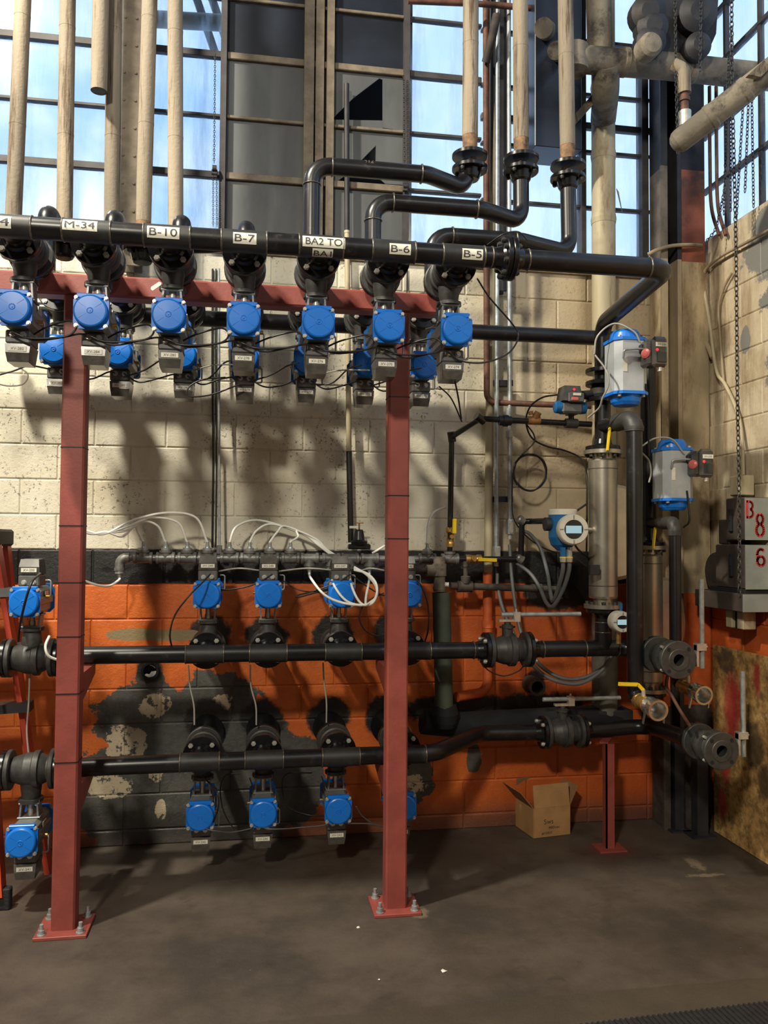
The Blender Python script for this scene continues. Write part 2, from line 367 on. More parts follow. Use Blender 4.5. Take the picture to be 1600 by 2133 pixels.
g = union([blob(x, z+.02, .125, .125, .5) for x, z in LOWV]+[blob(x, z+.05, .13, .125, .5) for x, z in LOW2V]+[blob(-.57, .99, .075, .075, .35), blob(1.9, 1.44, .22, .12, .5), blob(1.25, .73, .35, .09, .5), blob(1.8, .72, .3, .1, .5), blob(1.75, .88, .075, .075, .3)])
c = _mix(nt, _ramp(nt, g, 1.1, .85), c, (.012, .011, .010))  # black tar, with shade behind the valves painted into the wall colour
g = union([blob(-.66, 1.20, .16, .035, .35), blob(-.45, 1.195, .20, .035, .35)])
c = _mix(nt, _ramp(nt, g, 1.04, .96), c, (.24, .18, .09))
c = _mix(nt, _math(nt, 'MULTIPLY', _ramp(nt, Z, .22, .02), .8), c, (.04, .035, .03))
nt.links.new(c, b.inputs['Base Color']); nt.links.new(_math(nt, 'MULTIPLY_ADD', n2, .3, .3), b.inputs['Roughness'])
bn = nt.nodes.new('ShaderNodeBump'); bn.inputs['Strength'].default_value = .35; bn.inputs['Distance'].default_value = .012
hgt = _math(nt, 'SUBTRACT', _noise(nt, co, 55, 6, .7), pit); nt.links.new(hgt, bn.inputs['Height']); nt.links.new(bn.outputs[0], b.inputs['Normal'])
MATS['block_paint'] = m

def block_mesh(L, H, D, bev=.006):
    q = MB(); h = [(-L/2, -H/2), (L/2, -H/2), (L/2, H/2), (-L/2, H/2)]; i = [(-L/2+bev, -H/2+bev), (L/2-bev, -H/2+bev), (L/2-bev, H/2-bev), (-L/2+bev, H/2-bev)]
    q.add([(x, D, z) for x, z in h]+[(x, bev*.7, z) for x, z in h]+[(x, 0, z) for x, z in i], [(0, 1, 5, 4), (1, 2, 6, 5), (2, 3, 7, 6), (3, 0, 4, 7), (4, 5, 9, 8), (5, 6, 10, 9), (6, 7, 11, 10), (7, 4, 8, 11), (8, 9, 10, 11)])
    return q
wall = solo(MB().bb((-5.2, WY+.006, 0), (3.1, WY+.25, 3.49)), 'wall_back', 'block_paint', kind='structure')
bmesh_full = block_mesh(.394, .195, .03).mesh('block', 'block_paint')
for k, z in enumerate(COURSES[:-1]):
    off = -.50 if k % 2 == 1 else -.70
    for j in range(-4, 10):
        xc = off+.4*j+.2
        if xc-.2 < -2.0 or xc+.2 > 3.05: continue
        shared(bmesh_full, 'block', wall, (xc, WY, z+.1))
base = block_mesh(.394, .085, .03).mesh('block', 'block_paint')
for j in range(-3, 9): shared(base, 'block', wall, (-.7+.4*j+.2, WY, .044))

# right wall: cream with bare grey blocks, orange dado
m = bpy.data.materials.new('right_paint'); m.use_nodes = True; nt = m.node_tree; b = nt.nodes['Principled BSDF']
co = _n(nt, 'ShaderNodeNewGeometry').outputs['Position']; sp = _n(nt, 'ShaderNodeSeparateXYZ'); nt.links.new(co, sp.inputs[0]); Y_, Z = sp.outputs[1], sp.outputs[2]
n1 = _noise(nt, co, 5, 6, .7); nw = _noise(nt, co, 6, 8, .7); n2 = _noise(nt, co, 16, 5, .7)
c = _mix(nt, _ramp(nt, n1, .3, .7), (.50, .41, .27), (.60, .52, .38))
streak = _ramp(nt, _noise(nt, co, 11, 6, .7, (1, 1, .12)), .42, .66)
c = _mix(nt, _math(nt, 'MULTIPLY', _math(nt, 'MULTIPLY', streak, _ramp(nt, Y_, 4.0, 4.5)), .85), c, (.24, .15, .08))
X = Y_
g = union([blob(3.98, 3.46, .36, .24, .5), blob(3.98, 3.12, .24, .10, .6), blob(3.95, 2.72, .22, .15, .6), blob(4.36, 2.95, .05, .08, .6), blob(3.8, 2.4, .2, .09, .6)])
c = _mix(nt, _math(nt, 'MULTIPLY', _ramp(nt, _noise(nt, co, 2.6, 7, .75), .5, .72), .7), c, (.25, .18, .10))
c = _mix(nt, _ramp(nt, g, 1.05, .95), c, (.20, .195, .175))
c = _mix(nt, _ramp(nt, _math(nt, 'MULTIPLY_ADD', n2, .03, Z), 1.44, 1.43), c, _mix(nt, _ramp(nt, n1, .35, .7), (.55, .11, .02), (.38, .07, .015)))
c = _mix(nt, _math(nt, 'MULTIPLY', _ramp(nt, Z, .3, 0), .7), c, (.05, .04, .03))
nt.links.new(c, b.inputs['Base Color']); b.inputs['Roughness'].default_value = .6
bn = nt.nodes.new('ShaderNodeBump'); bn.inputs['Strength'].default_value = .3; bn.inputs['Distance'].default_value = .01
nt.links.new(_noise(nt, co, 40, 6, .7), bn.inputs['Height']); nt.links.new(bn.outputs[0], b.inputs['Normal']); MATS['right_paint'] = m
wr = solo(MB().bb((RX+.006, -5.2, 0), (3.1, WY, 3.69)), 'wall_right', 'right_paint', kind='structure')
rb = block_mesh(.394, .195, .03).mesh('block', 'right_paint')
for k, z in enumerate(COURSES):
    for j in range(-6, 5):
        yc = 4.0+.4*j+(.2 if k % 2 else 0)
        if yc+.2 > 4.92 or yc-.2 < 2.4: continue
        shared(rb, 'block', wr, (RX, yc, z+.1), (0, 0, -math.pi/2))
# the rest of the hall behind the camera
solo(MB().bb((-5.4, -5.4, 0), (-5.2, 5.15, 7)), 'wall_left', 'shell', kind='structure')
solo(MB().bb((-5.2, -5.4, 0), (3.1, -5.2, 7)), 'wall_front', 'shell', kind='structure')
solo(MB().bb((-5.4, -5.4, 7), (3.2, 5.4, 7.15)), 'ceiling', 'ceiling', kind='structure')

# windows: steel bars and single panes above the block walls
def window(n, X0, X1, zs, xs, paneM, bar='frame_dark', thick=(), sill=True, skip=()):
    t = thing('window_%d' % n, None, None, ((X0+X1)/2, WY+.03, 3.49), kind='structure')
    for i, z in enumerate(zs):
        hgt = .042 if i in thick else .02
        part(MB().bb((X0, WY-.006, z-hgt/2), (X1, WY+.034, z+hgt/2), .004), 'glazing_bar', bar, t)
    for x, wd in xs: part(MB().bb((x-wd/2, WY-.03, 3.49), (x+wd/2, WY+.055, 7)), 'mullion', bar, t)
    ez = [3.49]+list(zs)+[7.0]; ex = [X0]+[x for x, _ in xs if X0 < x < X1]+[X1]
    for i in range(len(ez)-1):
        for j in range(len(ex)-1):
            if (i, j) in skip: continue
            mm = paneM(i, j) if callable(paneM) else paneM
            part(MB().bb((ex[j], WY+.018, ez[i]), (ex[j+1], WY+.024, ez[i+1])), 'pane', mm, t)
    return t
ZB = [3.93, 4.29, 4.665, 5.02, 5.4, 5.76, 6.2]
window(1, -5.2, -.19, ZB, [(-.20, .035), (-.745, .10), (-2.3, .1)], 'window_glass', thick=(0, 2))
w2 = window(2, -.18, .90, ZB, [(.31, .06), (.375, .05), (.44, .045)], lambda i, j: ('dark_pane' if i >= 3 else 'grey_pane'), bar='frame_tan', thick=(0, 2), skip=((1, 3), (2, 3)))
def pane2(px): part(MB().prism([P(x, y, WY+.018) for x, y in px], (0, .006, 0)), 'pane', 'grey_pane', w2, 'broken pane')
pane2([(690, 130), (842, 150), (842, 272), (797, 266), (797, 166), (790, 163), (735, 205), (690, 249)])
pane2([(690, 249), (797, 251), (797, 268), (690, 262)])
pane2([(690, 266), (842, 280), (842, 385), (803, 383), (782, 365), (783, 303), (768, 318), (735, 352), (700, 380), (690, 378)])
solo(MB().bb((-.2, WY+.5, 3.2), (1.05, WY+.56, 7.2)), 'dark_backing', 'void', 'black boarding seen through the holes in the broken grey panes', 'board')  # added backing, makes the holes in the panes read dark
window(3, .91, 1.40, ZB, [(.915, .035)], 'window_glass', thick=(2,))
ZR = [3.905, 4.27, 4.44, 4.645, 5.0, 5.38, 5.76]
window(4, 1.40, 2.54, ZR, [(2.07, .03), (2.49, .045)], 'window_glass', thick=(2,))
# window over the right wall
t = thing('window_5', None, None, (RX+.05, 3.6, 3.69), kind='structure')
for z, hh in ((3.70, .03), (4.05, .022), (4.42, .03), (4.80, .022), (5.15, .03), (5.6, .022)): part(MB().bb((RX+.04, -5, z-hh/2), (RX+.08, WY, z+hh/2)), 'glazing_bar', 'frame_dark', t)
ys = [4.62, 4.27, 3.92, 3.57, 3.2]
for y in ys: part(MB().bb((RX+.045, y-.012, 3.69), (RX+.075, y+.012, 7)), 'mullion', 'frame_dark', t)
ez = [3.69, 4.05, 4.42, 4.80, 5.15, 5.6, 7]; ey = [WY]+ys+[-5]
for i in range(6):
    for j in range(6): part(MB().bb((RX+.06, ey[j+1], ez[i]), (RX+.066, ey[j], ez[i+1])), 'pane', 'window_glass', t)
solo(MB().bb((-.75-5, WY-.02, 3.46), (2.54, WY+.25, 3.50)), 'trim_1', 'brick_dust', kind='structure')

# columns and posts of the building
def column(px0, px1, z0, z1, Y0, Y1, name, mname, label):
    a = P(px0, 700, Y0); b2 = P(px1, 700, Y0); t = thing(name, label, 'column', ((a.x+b2.x)/2, (Y0+Y1)/2, z0))
    x0, x1 = a.x, b2.x
    part(MB().bb((x0, Y0, z0), (x1, Y0+.014, z1), .003), 'flange', mname, t)
    part(MB().bb(((x0+x1)/2-.01, Y0+.014, z0), ((x0+x1)/2+.01, Y1, z1)), 'web', mname, t)
    part(MB().bb((x0, Y1-.014, z0), (x1, Y1, z1), .003), 'flange', mname, t)
    return t
t = column(245, 288, 3.3, 7, 4.74, 4.88, 'steel_column', 'frame_tan', 'riveted brown steel column in front of the left window')
rv = MB().lathe([(0, .009), (.006, .006), (.007, .001)], ax=(0, -1, 0), n=8).mesh('rivet', 'frame_tan')
a = P(253, 500, 4.74).x; b2 = P(277, 500, 4.74).x
for k in range(14):
    for x in (a, b2): shared(rv, 'rivet', t, (x, 4.74, 3.45+.16*k))
t = column(1022, 1056, 3.3, 7, 4.81, 4.89, 'steel_column', 'dark_steel', 'dark steel column behind the grey conduits between the windows')
t = thing('steel_column', 'wide grimy steel column in the corner with a faded red painted patch', 'column', (2.62, 4.8, 0))
for z0, z1, ma, mw, mf_, mp in ((0, .75, 'dirty_pipe', 'dirty_pipe', 'dirty_pipe', 'dirty_pipe'), (.75, 1.44, 'orange_pipe', 'dirty_pipe', 'dirty_pipe', 'orange_pipe'), (1.44, 3.53, 'column_paint', 'column_paint', 'tan_steel', 'column_paint'), (3.53, 4.12, 'frame_tan', 'dark_steel', 'dark_steel', 'faded_red'), (4.12, 7, 'dark_steel', 'dark_steel', 'dark_steel', 'dark_steel')):
    part(MB().bb((2.505, 4.70, z0), (2.55, 4.715, z1)).bb((2.522, 4.715, z0), (2.532, 4.88, z1)), 'flange', ma, t)
    part(MB().bb((2.55, 4.80, z0), (2.66, 4.82, z1)), 'web', mw, t)
    part(MB().bb((2.615, 4.70, z0), (2.642, 4.80, z1)), 'flange', mf_, t)
    part(MB().bb((2.642, 4.73, z0), (RX-(.01 if z1 < 3.6 else .03), 4.88, z1)), 'cover_plate', mp, t, 'faded red painted plate' if z0 == 3.53 else None)

# ================================================================== THE RED RACK
def post(X, label, ties):
    t = thing('rack_post', label, 'post', (X, 3.91, 0), 'red rack posts')
    h = .0508; bv = .008
    poly = [(X-h+bv, 3.91-h), (X+h-bv, 3.91-h), (X+h, 3.91-h+bv), (X+h, 3.91+h-bv), (X+h-bv, 3.91+h), (X-h+bv, 3.91+h), (X-h, 3.91+h-bv), (X-h, 3.91-h+bv)]
    part(MB().prism([(x, y, .015) for x, y in poly], (0, 0, 2.845)), 'tube', 'red_steel', t)
    pl = part(MB().box((X, 3.91, .0075), (.225, .215, .015), .002), 'base_plate', 'red_steel', t)
    for i in (-1, 1):
        for j in (-1, 1):
            c = V((X+i*.082, 3.91+j*.078, .015))
            part(MB().lathe([(0, .019), (.004, .019)], c, n=16).lathe([(.004, .015), (.022, .015)], c, n=6).lathe([(.022, .0085), (.045, .0085)], c, n=10), 'anchor_bolt', 'galv', t)
    for py in ties:
        z = P(CX, py, 3.86).z if False else P(820 if X > 0 else 133, py, 3.86).z
        o = [(x+(.002 if x > X else -.002), y+(.002 if y > 3.91 else -.002)) for x, y in poly]
        part(MB().prism([(x, y, z) for x, y in o], (0, 0, .005)), 'cable_tie', 'cable', t)
    return t
tl = post(-.806, 'left red steel post bolted to the floor beside the ladder', (932, 1096, 1215, 1328, 1447, 1590))
tr = post(.697, 'right red steel post bolted to the floor, mid-picture', (827, 1033, 1123))
def arm(t, X, ztop):
    m_ = MB().prism([(X-.03, 3.95, ztop), (X-.03, 4.36, ztop), (X-.03, 4.36, ztop-.05), (X-.03, 3.95, ztop-.16)], (.06, 0, 0))
    part(m_, 'support_arm', 'red_steel', t)
arm(tl, -.806, 1.12); arm(tl, -.806, .60); arm(tr, .697, 1.12); arm(tr, .697, .60)
def beam_tube():
    a, c, z0, z1 = -1.9, P(908, 660, 3.86).x, 2.862, 2.962; b_ = .01
    pr = [(3.86+b_, z0), (3.96-b_, z0), (3.96, z0+b_), (3.96, z1-b_), (3.96-b_, z1), (3.86+b_, z1), (3.86, z1-b_), (3.86, z0+b_)]
    return MB().prism([(a, y, z) for y, z in pr], (c-a, 0, 0))
solo(beam_tube(), 'rack_beam', 'red_steel', 'long red steel beam under the labelled black header pipe', 'beam')

# ================================================================== VALVES WITH ACTUATORS
FR, PR = .095, .0445       # flange and pipe radius of the three-inch lines
def flange_disc(mb, o, ax, th=.022, r=FR): return mb.lathe([(0, r-.003), (.003, r), (th-.003, r), (th, r-.003)], o, ax, 28)
BOLT = MB().lathe([(0, .013), (.011, .013)], ax=(0, 1, 0), n=6).lathe([(.011, .009), (.016, .009)], ax=(0, 1, 0), n=8).mesh('bolt', 'steel')
BOLTB = MB().lathe([(0, .013), (.011, .013)], ax=(0, 1, 0), n=6).lathe([(.011, .009), (.016, .009)], ax=(0, 1, 0), n=8).mesh('bolt', 'cast_grey')
CAPB = MB().lathe([(0, .0095), (.004, .0095)], ax=(0, -1, 0), n=14).lathe([(.004, .0072), (.010, .0072)], ax=(0, -1, 0), n=6).mesh('cap_bolt', 'steel')
def actuator(t, s, z0):
    """body along Y, centred on the stem at local (0,0,z0); s=+1 box on top, -1 box underneath"""
    hw, hh, c = .058, .066, .018
    pr = [(-hw, -hh+c), (-hw+c, -hh), (hw-c, -hh), (hw, -hh+c), (hw, -.02), (hw+.008, -.015), (hw+.008, .015), (hw, .02), (hw, hh-c), (hw-c, hh), (-hw+c, hh), (-hw, hh-c), (-hw, .02), (-hw-.008, .015), (-hw-.008, -.015), (-hw, -.02)]
    ab = part(MB().prism([(x, -.135, z0+z) for x, z in pr], (0, .27, 0)), 'actuator_body', 'alu', t)
    part(MB().box((hw+.006, .0, z0+.03), (.003, .06, .03)), 'rating_plate', 'steel', ab)
    for e in (-1, 1):
        w_, c_, d0 = .071, .022, .135*e
        sq = [(-w_+c_, -w_), (w_-c_, -w_), (w_, -w_+c_), (w_, w_-c_), (w_-c_, w_), (-w_+c_, w_), (-w_, w_-c_), (-w_, -w_+c_)]
        mb = MB().prism([(x, d0, z0+z) for x, z in sq], (0, .016*e, 0))
        mb.box((0, d0+.012*e, z0+.066), (.115, .026, .02), .003)
        mb.lathe([(.012, .0695), (.032, .0685), (.038, .0655), (.041, .060), (.042, .010), (.042, .0)], (0, d0, z0), (0, e, 0), 36)
        if e < 0:
            mb.torus((0, d0-.042, z0), (0, 1, 0), .011, .0022, 18, 6).lathe([(.042, .004), (.045, .004)], (0, d0, z0), (0, -1, 0), 8)
            for ang in (.62, math.pi-.62, math.pi+.62, -.62):
                u = V((math.cos(ang), 0, math.sin(ang))); mb.beam(V((0, d0-.0418, z0))+u*.022, V((0, d0-.0418, z0))+u*.056, .002, .0016, (0, 1, 0))
        cp = part(mb, 'end_cap', 'blue', t)
        if e < 0:
            for i in (-1, 1):
                for j in (-1, 1): shared(CAPB, 'cap_bolt', cp, (i*.0585, d0-.015, z0+j*.0585))
    # switch and solenoid box
    zb = z0+s*.070
    bx = part(MB().box((0, -.02, zb+s*.030), (.10, .13, .056), .006), 'switch_box', 'box_grey', t)
    for x in (-.022, .022): part(MB().lathe([(0, .013), (.004, .013)], (x, -.085, zb+s*.022), (0, -1, 0), 12).lathe([(.004, .009), (.016, .009)], (x, -.085, zb+s*.022), (0, -1, 0), 10), 'cable_gland', 'steel', bx)
    za, zc = zb+s*.060, zb+s*.135
    cv = part(MB().hull([(x, y, za) for x in (-.05, .05) for y in (-.085, .045)]+[(x, y, zc) for x in (-.042, .042) for y in (-.075, .035)]+[(x, -.088, (za+zc)/2) for x in (-.047, .047)]), 'switch_cover', 'smoke_clear', t)
    part(MB().tube([(.062, -.02, zb+s*.03), (.088, -.02, zb+s*.03), (.088, -.02, z0+s*.02), (.07, -.02, z0+s*.02)], .004, .01, 8), 'air_line', 'galv', t)
    part(MB().lathe([(0, .009), (.02, .009)], (.064, -.02, z0+s*.02), (1, 0, 0), 6).lathe([(0, .007), (.018, .007)], (-.064, .03, z0), (-1, 0, 0), 8), 'air_fitting', 'brass', t)
    return zb
def valve_geo(t, ax):
    """flanged ball valve, flow along ax ('Y' or 'X'), centred on the stem"""
    A = V((0, 1, 0)) if ax == 'Y' else V((1, 0, 0)); B = V((1, 0, 0)) if ax == 'Y' else V((0, 1, 0))
    o = -A*.11
    prof = [(0, FR-.003), (.004, FR), (.019, FR), (.022, FR-.004), (.022, .058), (.05, .066), (.085, .078), (.12, .080), (.125, .088), (.150, .088), (.155, .075), (.185, .060), (.198, .060), (.198, FR-.004), (.201, FR), (.216, FR), (.22, FR-.003)]
    part(MB().lathe(prof, o, A, 30), 'valve_body', 'cast_grey', t)
    for e in (-1, 1):
        mb = MB(); st = A*(e*.112); flange_disc(mb, st, A*e); mb.lathe([(.022, .062), (.034, .052), (.055, PR+.002), (.062, PR)], st, A*e, 24)
        fl = part(mb, 'pipe_flange', 'black_gloss', t)
        for k in range(4):
            an = math.pi/4+k*math.pi/2; q = st+A*(e*.022)+(B*math.cos(an)+V((0, 0, 1))*math.sin(an))*.076
            if ax == 'Y': shared(BOLT if e < 0 else BOLTB, 'bolt', fl, q, (0, 0, math.pi if e < 0 else 0))
            else: shared(BOLT, 'bolt', fl, q, (0, 0, math.pi/2 if e < 0 else -math.pi/2))
def yoke(t, s, zA):
    part(MB().lathe([(.05, .052), (.10, .047), (.135, .042), (.135, .058), (.150, .058)], (0, 0, 0), (0, 0, s), 18), 'valve_neck', 'cast_grey', t)
    mb = MB(); z1 = .150
    for i in (-1, 1): mb.hull([(i*x, y, s*z) for x, z in ((.046, zA), (.038, zA), (.040, z1), (.032, z1)) for y in (-.036, .036)])
    mb.box((0, 0, s*(zA-.004)), (.105, .085, .008), .002).box((0, 0, s*(z1+.004)), (.095, .08, .008), .002)
    part(mb, 'mounting_bracket', 'alu', t)
    part(MB().cyl((0, 0, s*z1), (0, 0, s*zA), .013, 12).lathe([(0, .018), (.02, .018)], (0, 0, s*(z1+.012)), (0, 0, s), 6), 'stem', 'steel', t)
    for i in (-1, 1):
        for j in (-1, 1): part(MB().lathe([(0, .008), (.012, .008)], (i*.04, j*.03, s*z1), (0, 0, -s), 6), 'neck_bolt', 'steel', t)
def act_valve(s, ax='Y', dz=.30):
    t = thing('actuated_valve', None, None, (0, 0, 0))
    valve_geo(t, ax); yoke(t, s, dz-.066); zb = actuator(t, s, s*dz)
    return t, zb
def tag_plate(t, txt, s, zb, tr=False):
    """name tape on the smoked cover; built in the copy's own place"""
    zc = zb+s*.082; L = V(t.location)
    me = MB().box((0, -.089, zc), (.072, .003, .02)).mesh('name_plate', 'label'); o = bpy.data.objects.new('name_plate', me); COL.objects.link(o); o.parent = t
    me = MB().text(txt, .052, .011, lambda u, v: V((u, -.0912, zc+v))).mesh('lettering', 'ink'); q = bpy.data.objects.new('lettering', me); COL.objects.link(q); q.parent = o
down, zbd = act_valve(-1); upv, zbu = act_valve(1, dz=.295)
VX = [-.97, -.668, -.355, -.045, .274, .583, .889]
NAM = ['4', 'M-34', 'B-10', 'B-7', 'BA2 TO BA1', 'B-6', 'B-5']
WHERE = ['leftmost, cut by the picture edge', 'under the M-34 label', 'under the B-10 label', 'under the B-7 label', 'under the BA2 TO BA1 label', 'under the B-6 label', 'under the B-5 label, rightmost']
TAGF = ['XV-282', 'XV-284', 'XV-280', 'XV-278', 'XV-276', 'XV-275', 'XV-274']
TAGB = ['XV-283', 'XV-285', 'XV-281', 'XV-279', 'XV-277', 'XV-273', 'XV-272']
HZ, HY, BY, MY = 2.99, 3.40, 4.60, 4.00
def place(proto, first, loc, label, cat, group, txt, s, zb):
    t = proto if first else copy_tree(proto)
    t.location = loc; tagit(t, label, cat, group); return t
insts = []
for i, x in enumerate(VX): insts.append((down, (x, HY+.25, HZ), 'front-row actuated valve with round blue cap, '+WHERE[i], 'upper valves, front row', TAGF[i], -1, zbd))
for i, x in enumerate(VX): insts.append((down, (x, BY-.25, HZ-.01), 'back-row actuated valve behind the red beam, '+WHERE[i], 'upper valves, back row', TAGB[i], -1, zbd))
POSN = ['first', 'second', 'third', 'fourth']
for i, (x, z) in enumerate(LOWV): insts.append((upv, (x, 4.55, z), ['upright actuated valve right of the left red post on the upper wall header', 'upright actuated valve second from the left post on the upper wall header', 'upright actuated valve left of the right red post with white tubes across its blue cap', 'upright actuated valve half hidden behind the right red post'][i], 'valves on the upper wall header', ['XV-249', 'XV-248', 'XV-247', 'XV-246'][i], 1, zbu))
for i, (x, z) in enumerate(LOW2V): insts.append((down, (x, 4.45, z), ['hanging actuated valve on the lowest header, first right of the left red post', 'hanging actuated valve on the lowest header, second from the left red post', 'hanging actuated valve on the lowest header just left of the right red post', 'hanging actuated valve on the lowest header half hidden by the right red post'][i], 'valves on the lowest header', ['XV-245', 'XV-244', 'XV-243', 'XV-242'][i], -1, zbd))
usedp = set(); made = []
for pr, loc, lab, grp, txt, s, zb in insts:
    if id(pr) in usedp: t = copy_tree(pr)
    else: t = pr; usedp.add(id(pr))
    made.append((t, loc, lab, grp, txt, s, zb))
for t, loc, lab, grp, txt, s, zb in made:
    tagit(t, lab, 'valve', grp); t.location = loc; tag_plate(t, txt, s, zb)
# end valves on the two lower headers, flow along X
t, zb = act_valve(1, 'X', .285); p_ = P(66, 1370, 4.30); t.location = p_; tagit(t, 'upright actuated valve left of the left red post with its flange open', 'valve', 'header end valves'); tag_plate(t, 'XV-250', 1, zb); EV1 = p_
t, zb = act_valve(-1, 'X', .29); p_ = P(66, 1602, 4.20); t.location = p_; tagit(t, 'actuated valve hanging left of the left red post near the floor', 'valve', 'header end valves'); tag_plate(t, 'XV-241', -1, zb); EV2 = p_

# ================================================================== HEADERS AND BRANCH PIPES
WELD = MB().torus((0, 0, 0), (1, 0, 0), PR*1.01, .0045, 24, 6).mesh('weld_seam', 'weld')
WELDZ = MB().torus((0, 0, 0), (0, 0, 1), PR, .0035, 24, 6).mesh('weld_seam', 'weld')
def welds(t, pts, rot=None, me=None):
    for p in pts: shared(me or WELD, 'weld_seam', t, p, rot)
hd = thing('header_pipe', 'labelled black header pipe running across the top in front of the valves', 'pipe', (0, HY, HZ-PR))
xe = P(1058, 540, HY).x
part(MB().cyl((-1.58, HY, HZ), (xe, HY, HZ), PR, 28), 'pipe_run', 'black_pipe', hd)
for x in VX: part(MB().cyl((x, HY, HZ), (x, HY+.08, HZ), PR, 20), 'branch', 'black_pipe', hd)
TEE = MB().cyl((-.09, 0, 0), (.09, 0, 0), PR*1.05, 26).mesh('tee_fitting', 'tee_black')
for x in VX: shared(TEE, 'tee_fitting', hd, (x, HY, HZ))
welds(hd, [(x+d, HY, HZ) for x in VX for d in (-.092, .092)]+[(xe-.075, HY, HZ)])
def hflange(par, x, y, z, sgn, bolts=8, m='black_gloss', face=False):
    mb = MB(); flange_disc(mb, (x, y, z), (sgn, 0, 0)); mb.lathe([(.022, .062), (.034, .052), (.055, PR+.002), (.062, PR)], (x, y, z), (sgn, 0, 0), 24)
    f = part(mb, 'pipe_flange', m, par)
    for k in range(bolts):
        an = 2*math.pi*(k+.5)/bolts; shared(BOLTB, 'bolt', f, (x+sgn*.022, y+.077*math.cos(an), z+.077*math.sin(an)), (0, 0, -sgn*math.pi/2))
hflange(hd, xe, HY, HZ, -1); hflange(hd, -1.58, HY, HZ, 1)
def sticker(par, pxc, py, wpx, hpx, txts, axis_y=HY, axis_z=HZ, R=PR*1.055):
    """tape wrapped on the pipe; laid out by arc on the cylinder"""
    c = P(pxc, py, axis_y-R); k = (c-EYEV).length/FPX; w_, h_ = wpx*k, hpx*k*1.02
    a0 = math.asin(max(-.95, min(.95, (c.z-axis_z)/R)))*.8
    def fn(rr): return lambda u, v: V((c.x+u, axis_y-rr*math.cos(a0+v/R), axis_z+rr*math.sin(a0+v/R)))
    mb = MB(); n = 6; f = fn(R+.0012)
    vs = [f(su*w_/2, (j/n-.5)*h_) for j in range(n+1) for su in (-1, 1)]
    mb.add(vs, [(2*j, 2*j+1, 2*j+3, 2*j+2) for j in range(n)], True)
    o = part(mb, 'name_label', 'label', par)
    part(MB().text(txts, w_*.86, h_*.62, fn(R+.0026)), 'lettering', 'ink', o)
sticker(hd, -2, 461, 40, 22, '34'); sticker(hd, 166, 467, 62, 21, 'M-34'); sticker(hd, 340, 483, 60, 23, 'B-10'); sticker(hd, 510, 496, 45, 22, 'B-7')
sticker(hd, 675, 503, 84, 22, 'BA2 TO'); sticker(hd, 673, 527, 41, 19, 'BA1'); sticker(hd, 834, 519, 43, 21, 'B-6'); sticker(hd, 985, 530, 42, 21, 'B-5')
# thin wire along header flange
bh = thing('header_pipe', 'plain black header pipe near the wall, behind the red beam', 'pipe', (0, BY, HZ-.06))
R2X, R1X, R1Y = 2.362, 1.935, 4.30
part(MB().tube([(-1.42, BY, HZ-.01), (R2X, BY, HZ-.01), (R2X, BY, 1.80)], PR, .11, 24), 'pipe_run', 'black_pipe', bh)
for x in VX: part(MB().cyl((x, BY-.08, HZ-.01), (x, BY, HZ-.01), PR, 20), 'branch', 'black_pipe', bh)
mb = MB(); flange_disc(mb, (R2X, BY, 1.735), (0, 0, 1)); mb.lathe([(.022, .062), (.034, .052), (.055, PR+.002), (.07, PR)], (R2X, BY, 1.735), (0, 0, 1), 24); part(mb, 'pipe_flange', 'black_gloss', bh)
hflange(bh, -1.42, BY, HZ-.01, 1)
# front header's continuation: to the corner, back and down to the first meter
rn = thing('pipe_elbow_run', 'black pipe bending back from the header flange and dropping to the upper flow meter', 'pipe', (R1X, R1Y, 2.3))
xc = P(1398, 562, HY).x
part(MB().tube([(xe+.005, HY, HZ), (xc-.02, HY, HZ), (R1X, R1Y, HZ-.01), (R1X, R1Y, 2.30)], PR, .085, 28), 'pipe_run', 'black_pipe', rn)
hflange(rn, xe+.003, HY, HZ, 1)
welds(rn, [(xc-.11, HY, HZ), (xe+.09, HY, HZ)])
for z in (2.70, 2.63):
    mb = MB(); flange_disc(mb, (R1X, R1Y, z), (0, 0, 1), .024); part(mb, 'pipe_flange', 'black_gloss', rn)
part(MB().lathe([(0, .06), (.02, .07), (.05, .07), (.07, .06)], (R1X, R1Y, 2.56), (0, 0, 1), 24), 'valve_body', 'cast_grey', rn)
mb = MB(); flange_disc(mb, (R1X, R1Y, 2.535), (0, 0, 1), .024); part(mb, 'pipe_flange', 'black_gloss', rn)
mb = MB(); flange_disc(mb, (R1X, R1Y, 2.268), (0, 0, 1)); mb.lathe([(.022, .062), (.034, .052), (.06, PR)], (R1X, R1Y, 2.268), (0, 0, 1), 24)
fl = part(mb, 'pipe_flange', 'black_gloss', rn)
# branches between front and back valves, with risers
def branch(i, pts, label, top_flange=False, R=.095):
    x = VX[i]; t = thing('branch_pipe', label, 'pipe', (x, MY, HZ-PR), 'branch pipes between the valve rows')
    mb = MB().cyl((x, HY+.40, HZ), (x, BY-.40, HZ), PR, 24); part(mb, 'spool', 'black_pipe', t)
    part(MB().tube([(x, MY, HZ)]+[V(p) for p in pts], PR*.96, R, 24), 'riser', 'black_pipe', t)
    shared(WELDZ, 'weld_seam', t, (x, MY, HZ+.09))
    if top_flange:
        q = V(pts[-1]); f = MB(); flange_disc(f, q-V((0, 0, .048)), (0, 0, 1)); f.lathe([(-.05, PR), (-.04, .052), (0, .062)], q-V((0, 0, .048)), (0, 0, 1), 24)
        fo = part(f, 'pipe_flange', 'black_gloss', t)
        for k in range(4):
            an = math.pi*(k+.5)/2; shared(BOLTB, 'bolt', fo, q+V((.077*math.cos(an), .077*math.sin(an), -.048)), (-math.pi/2, 0, 0))
    return t
LY = 4.2
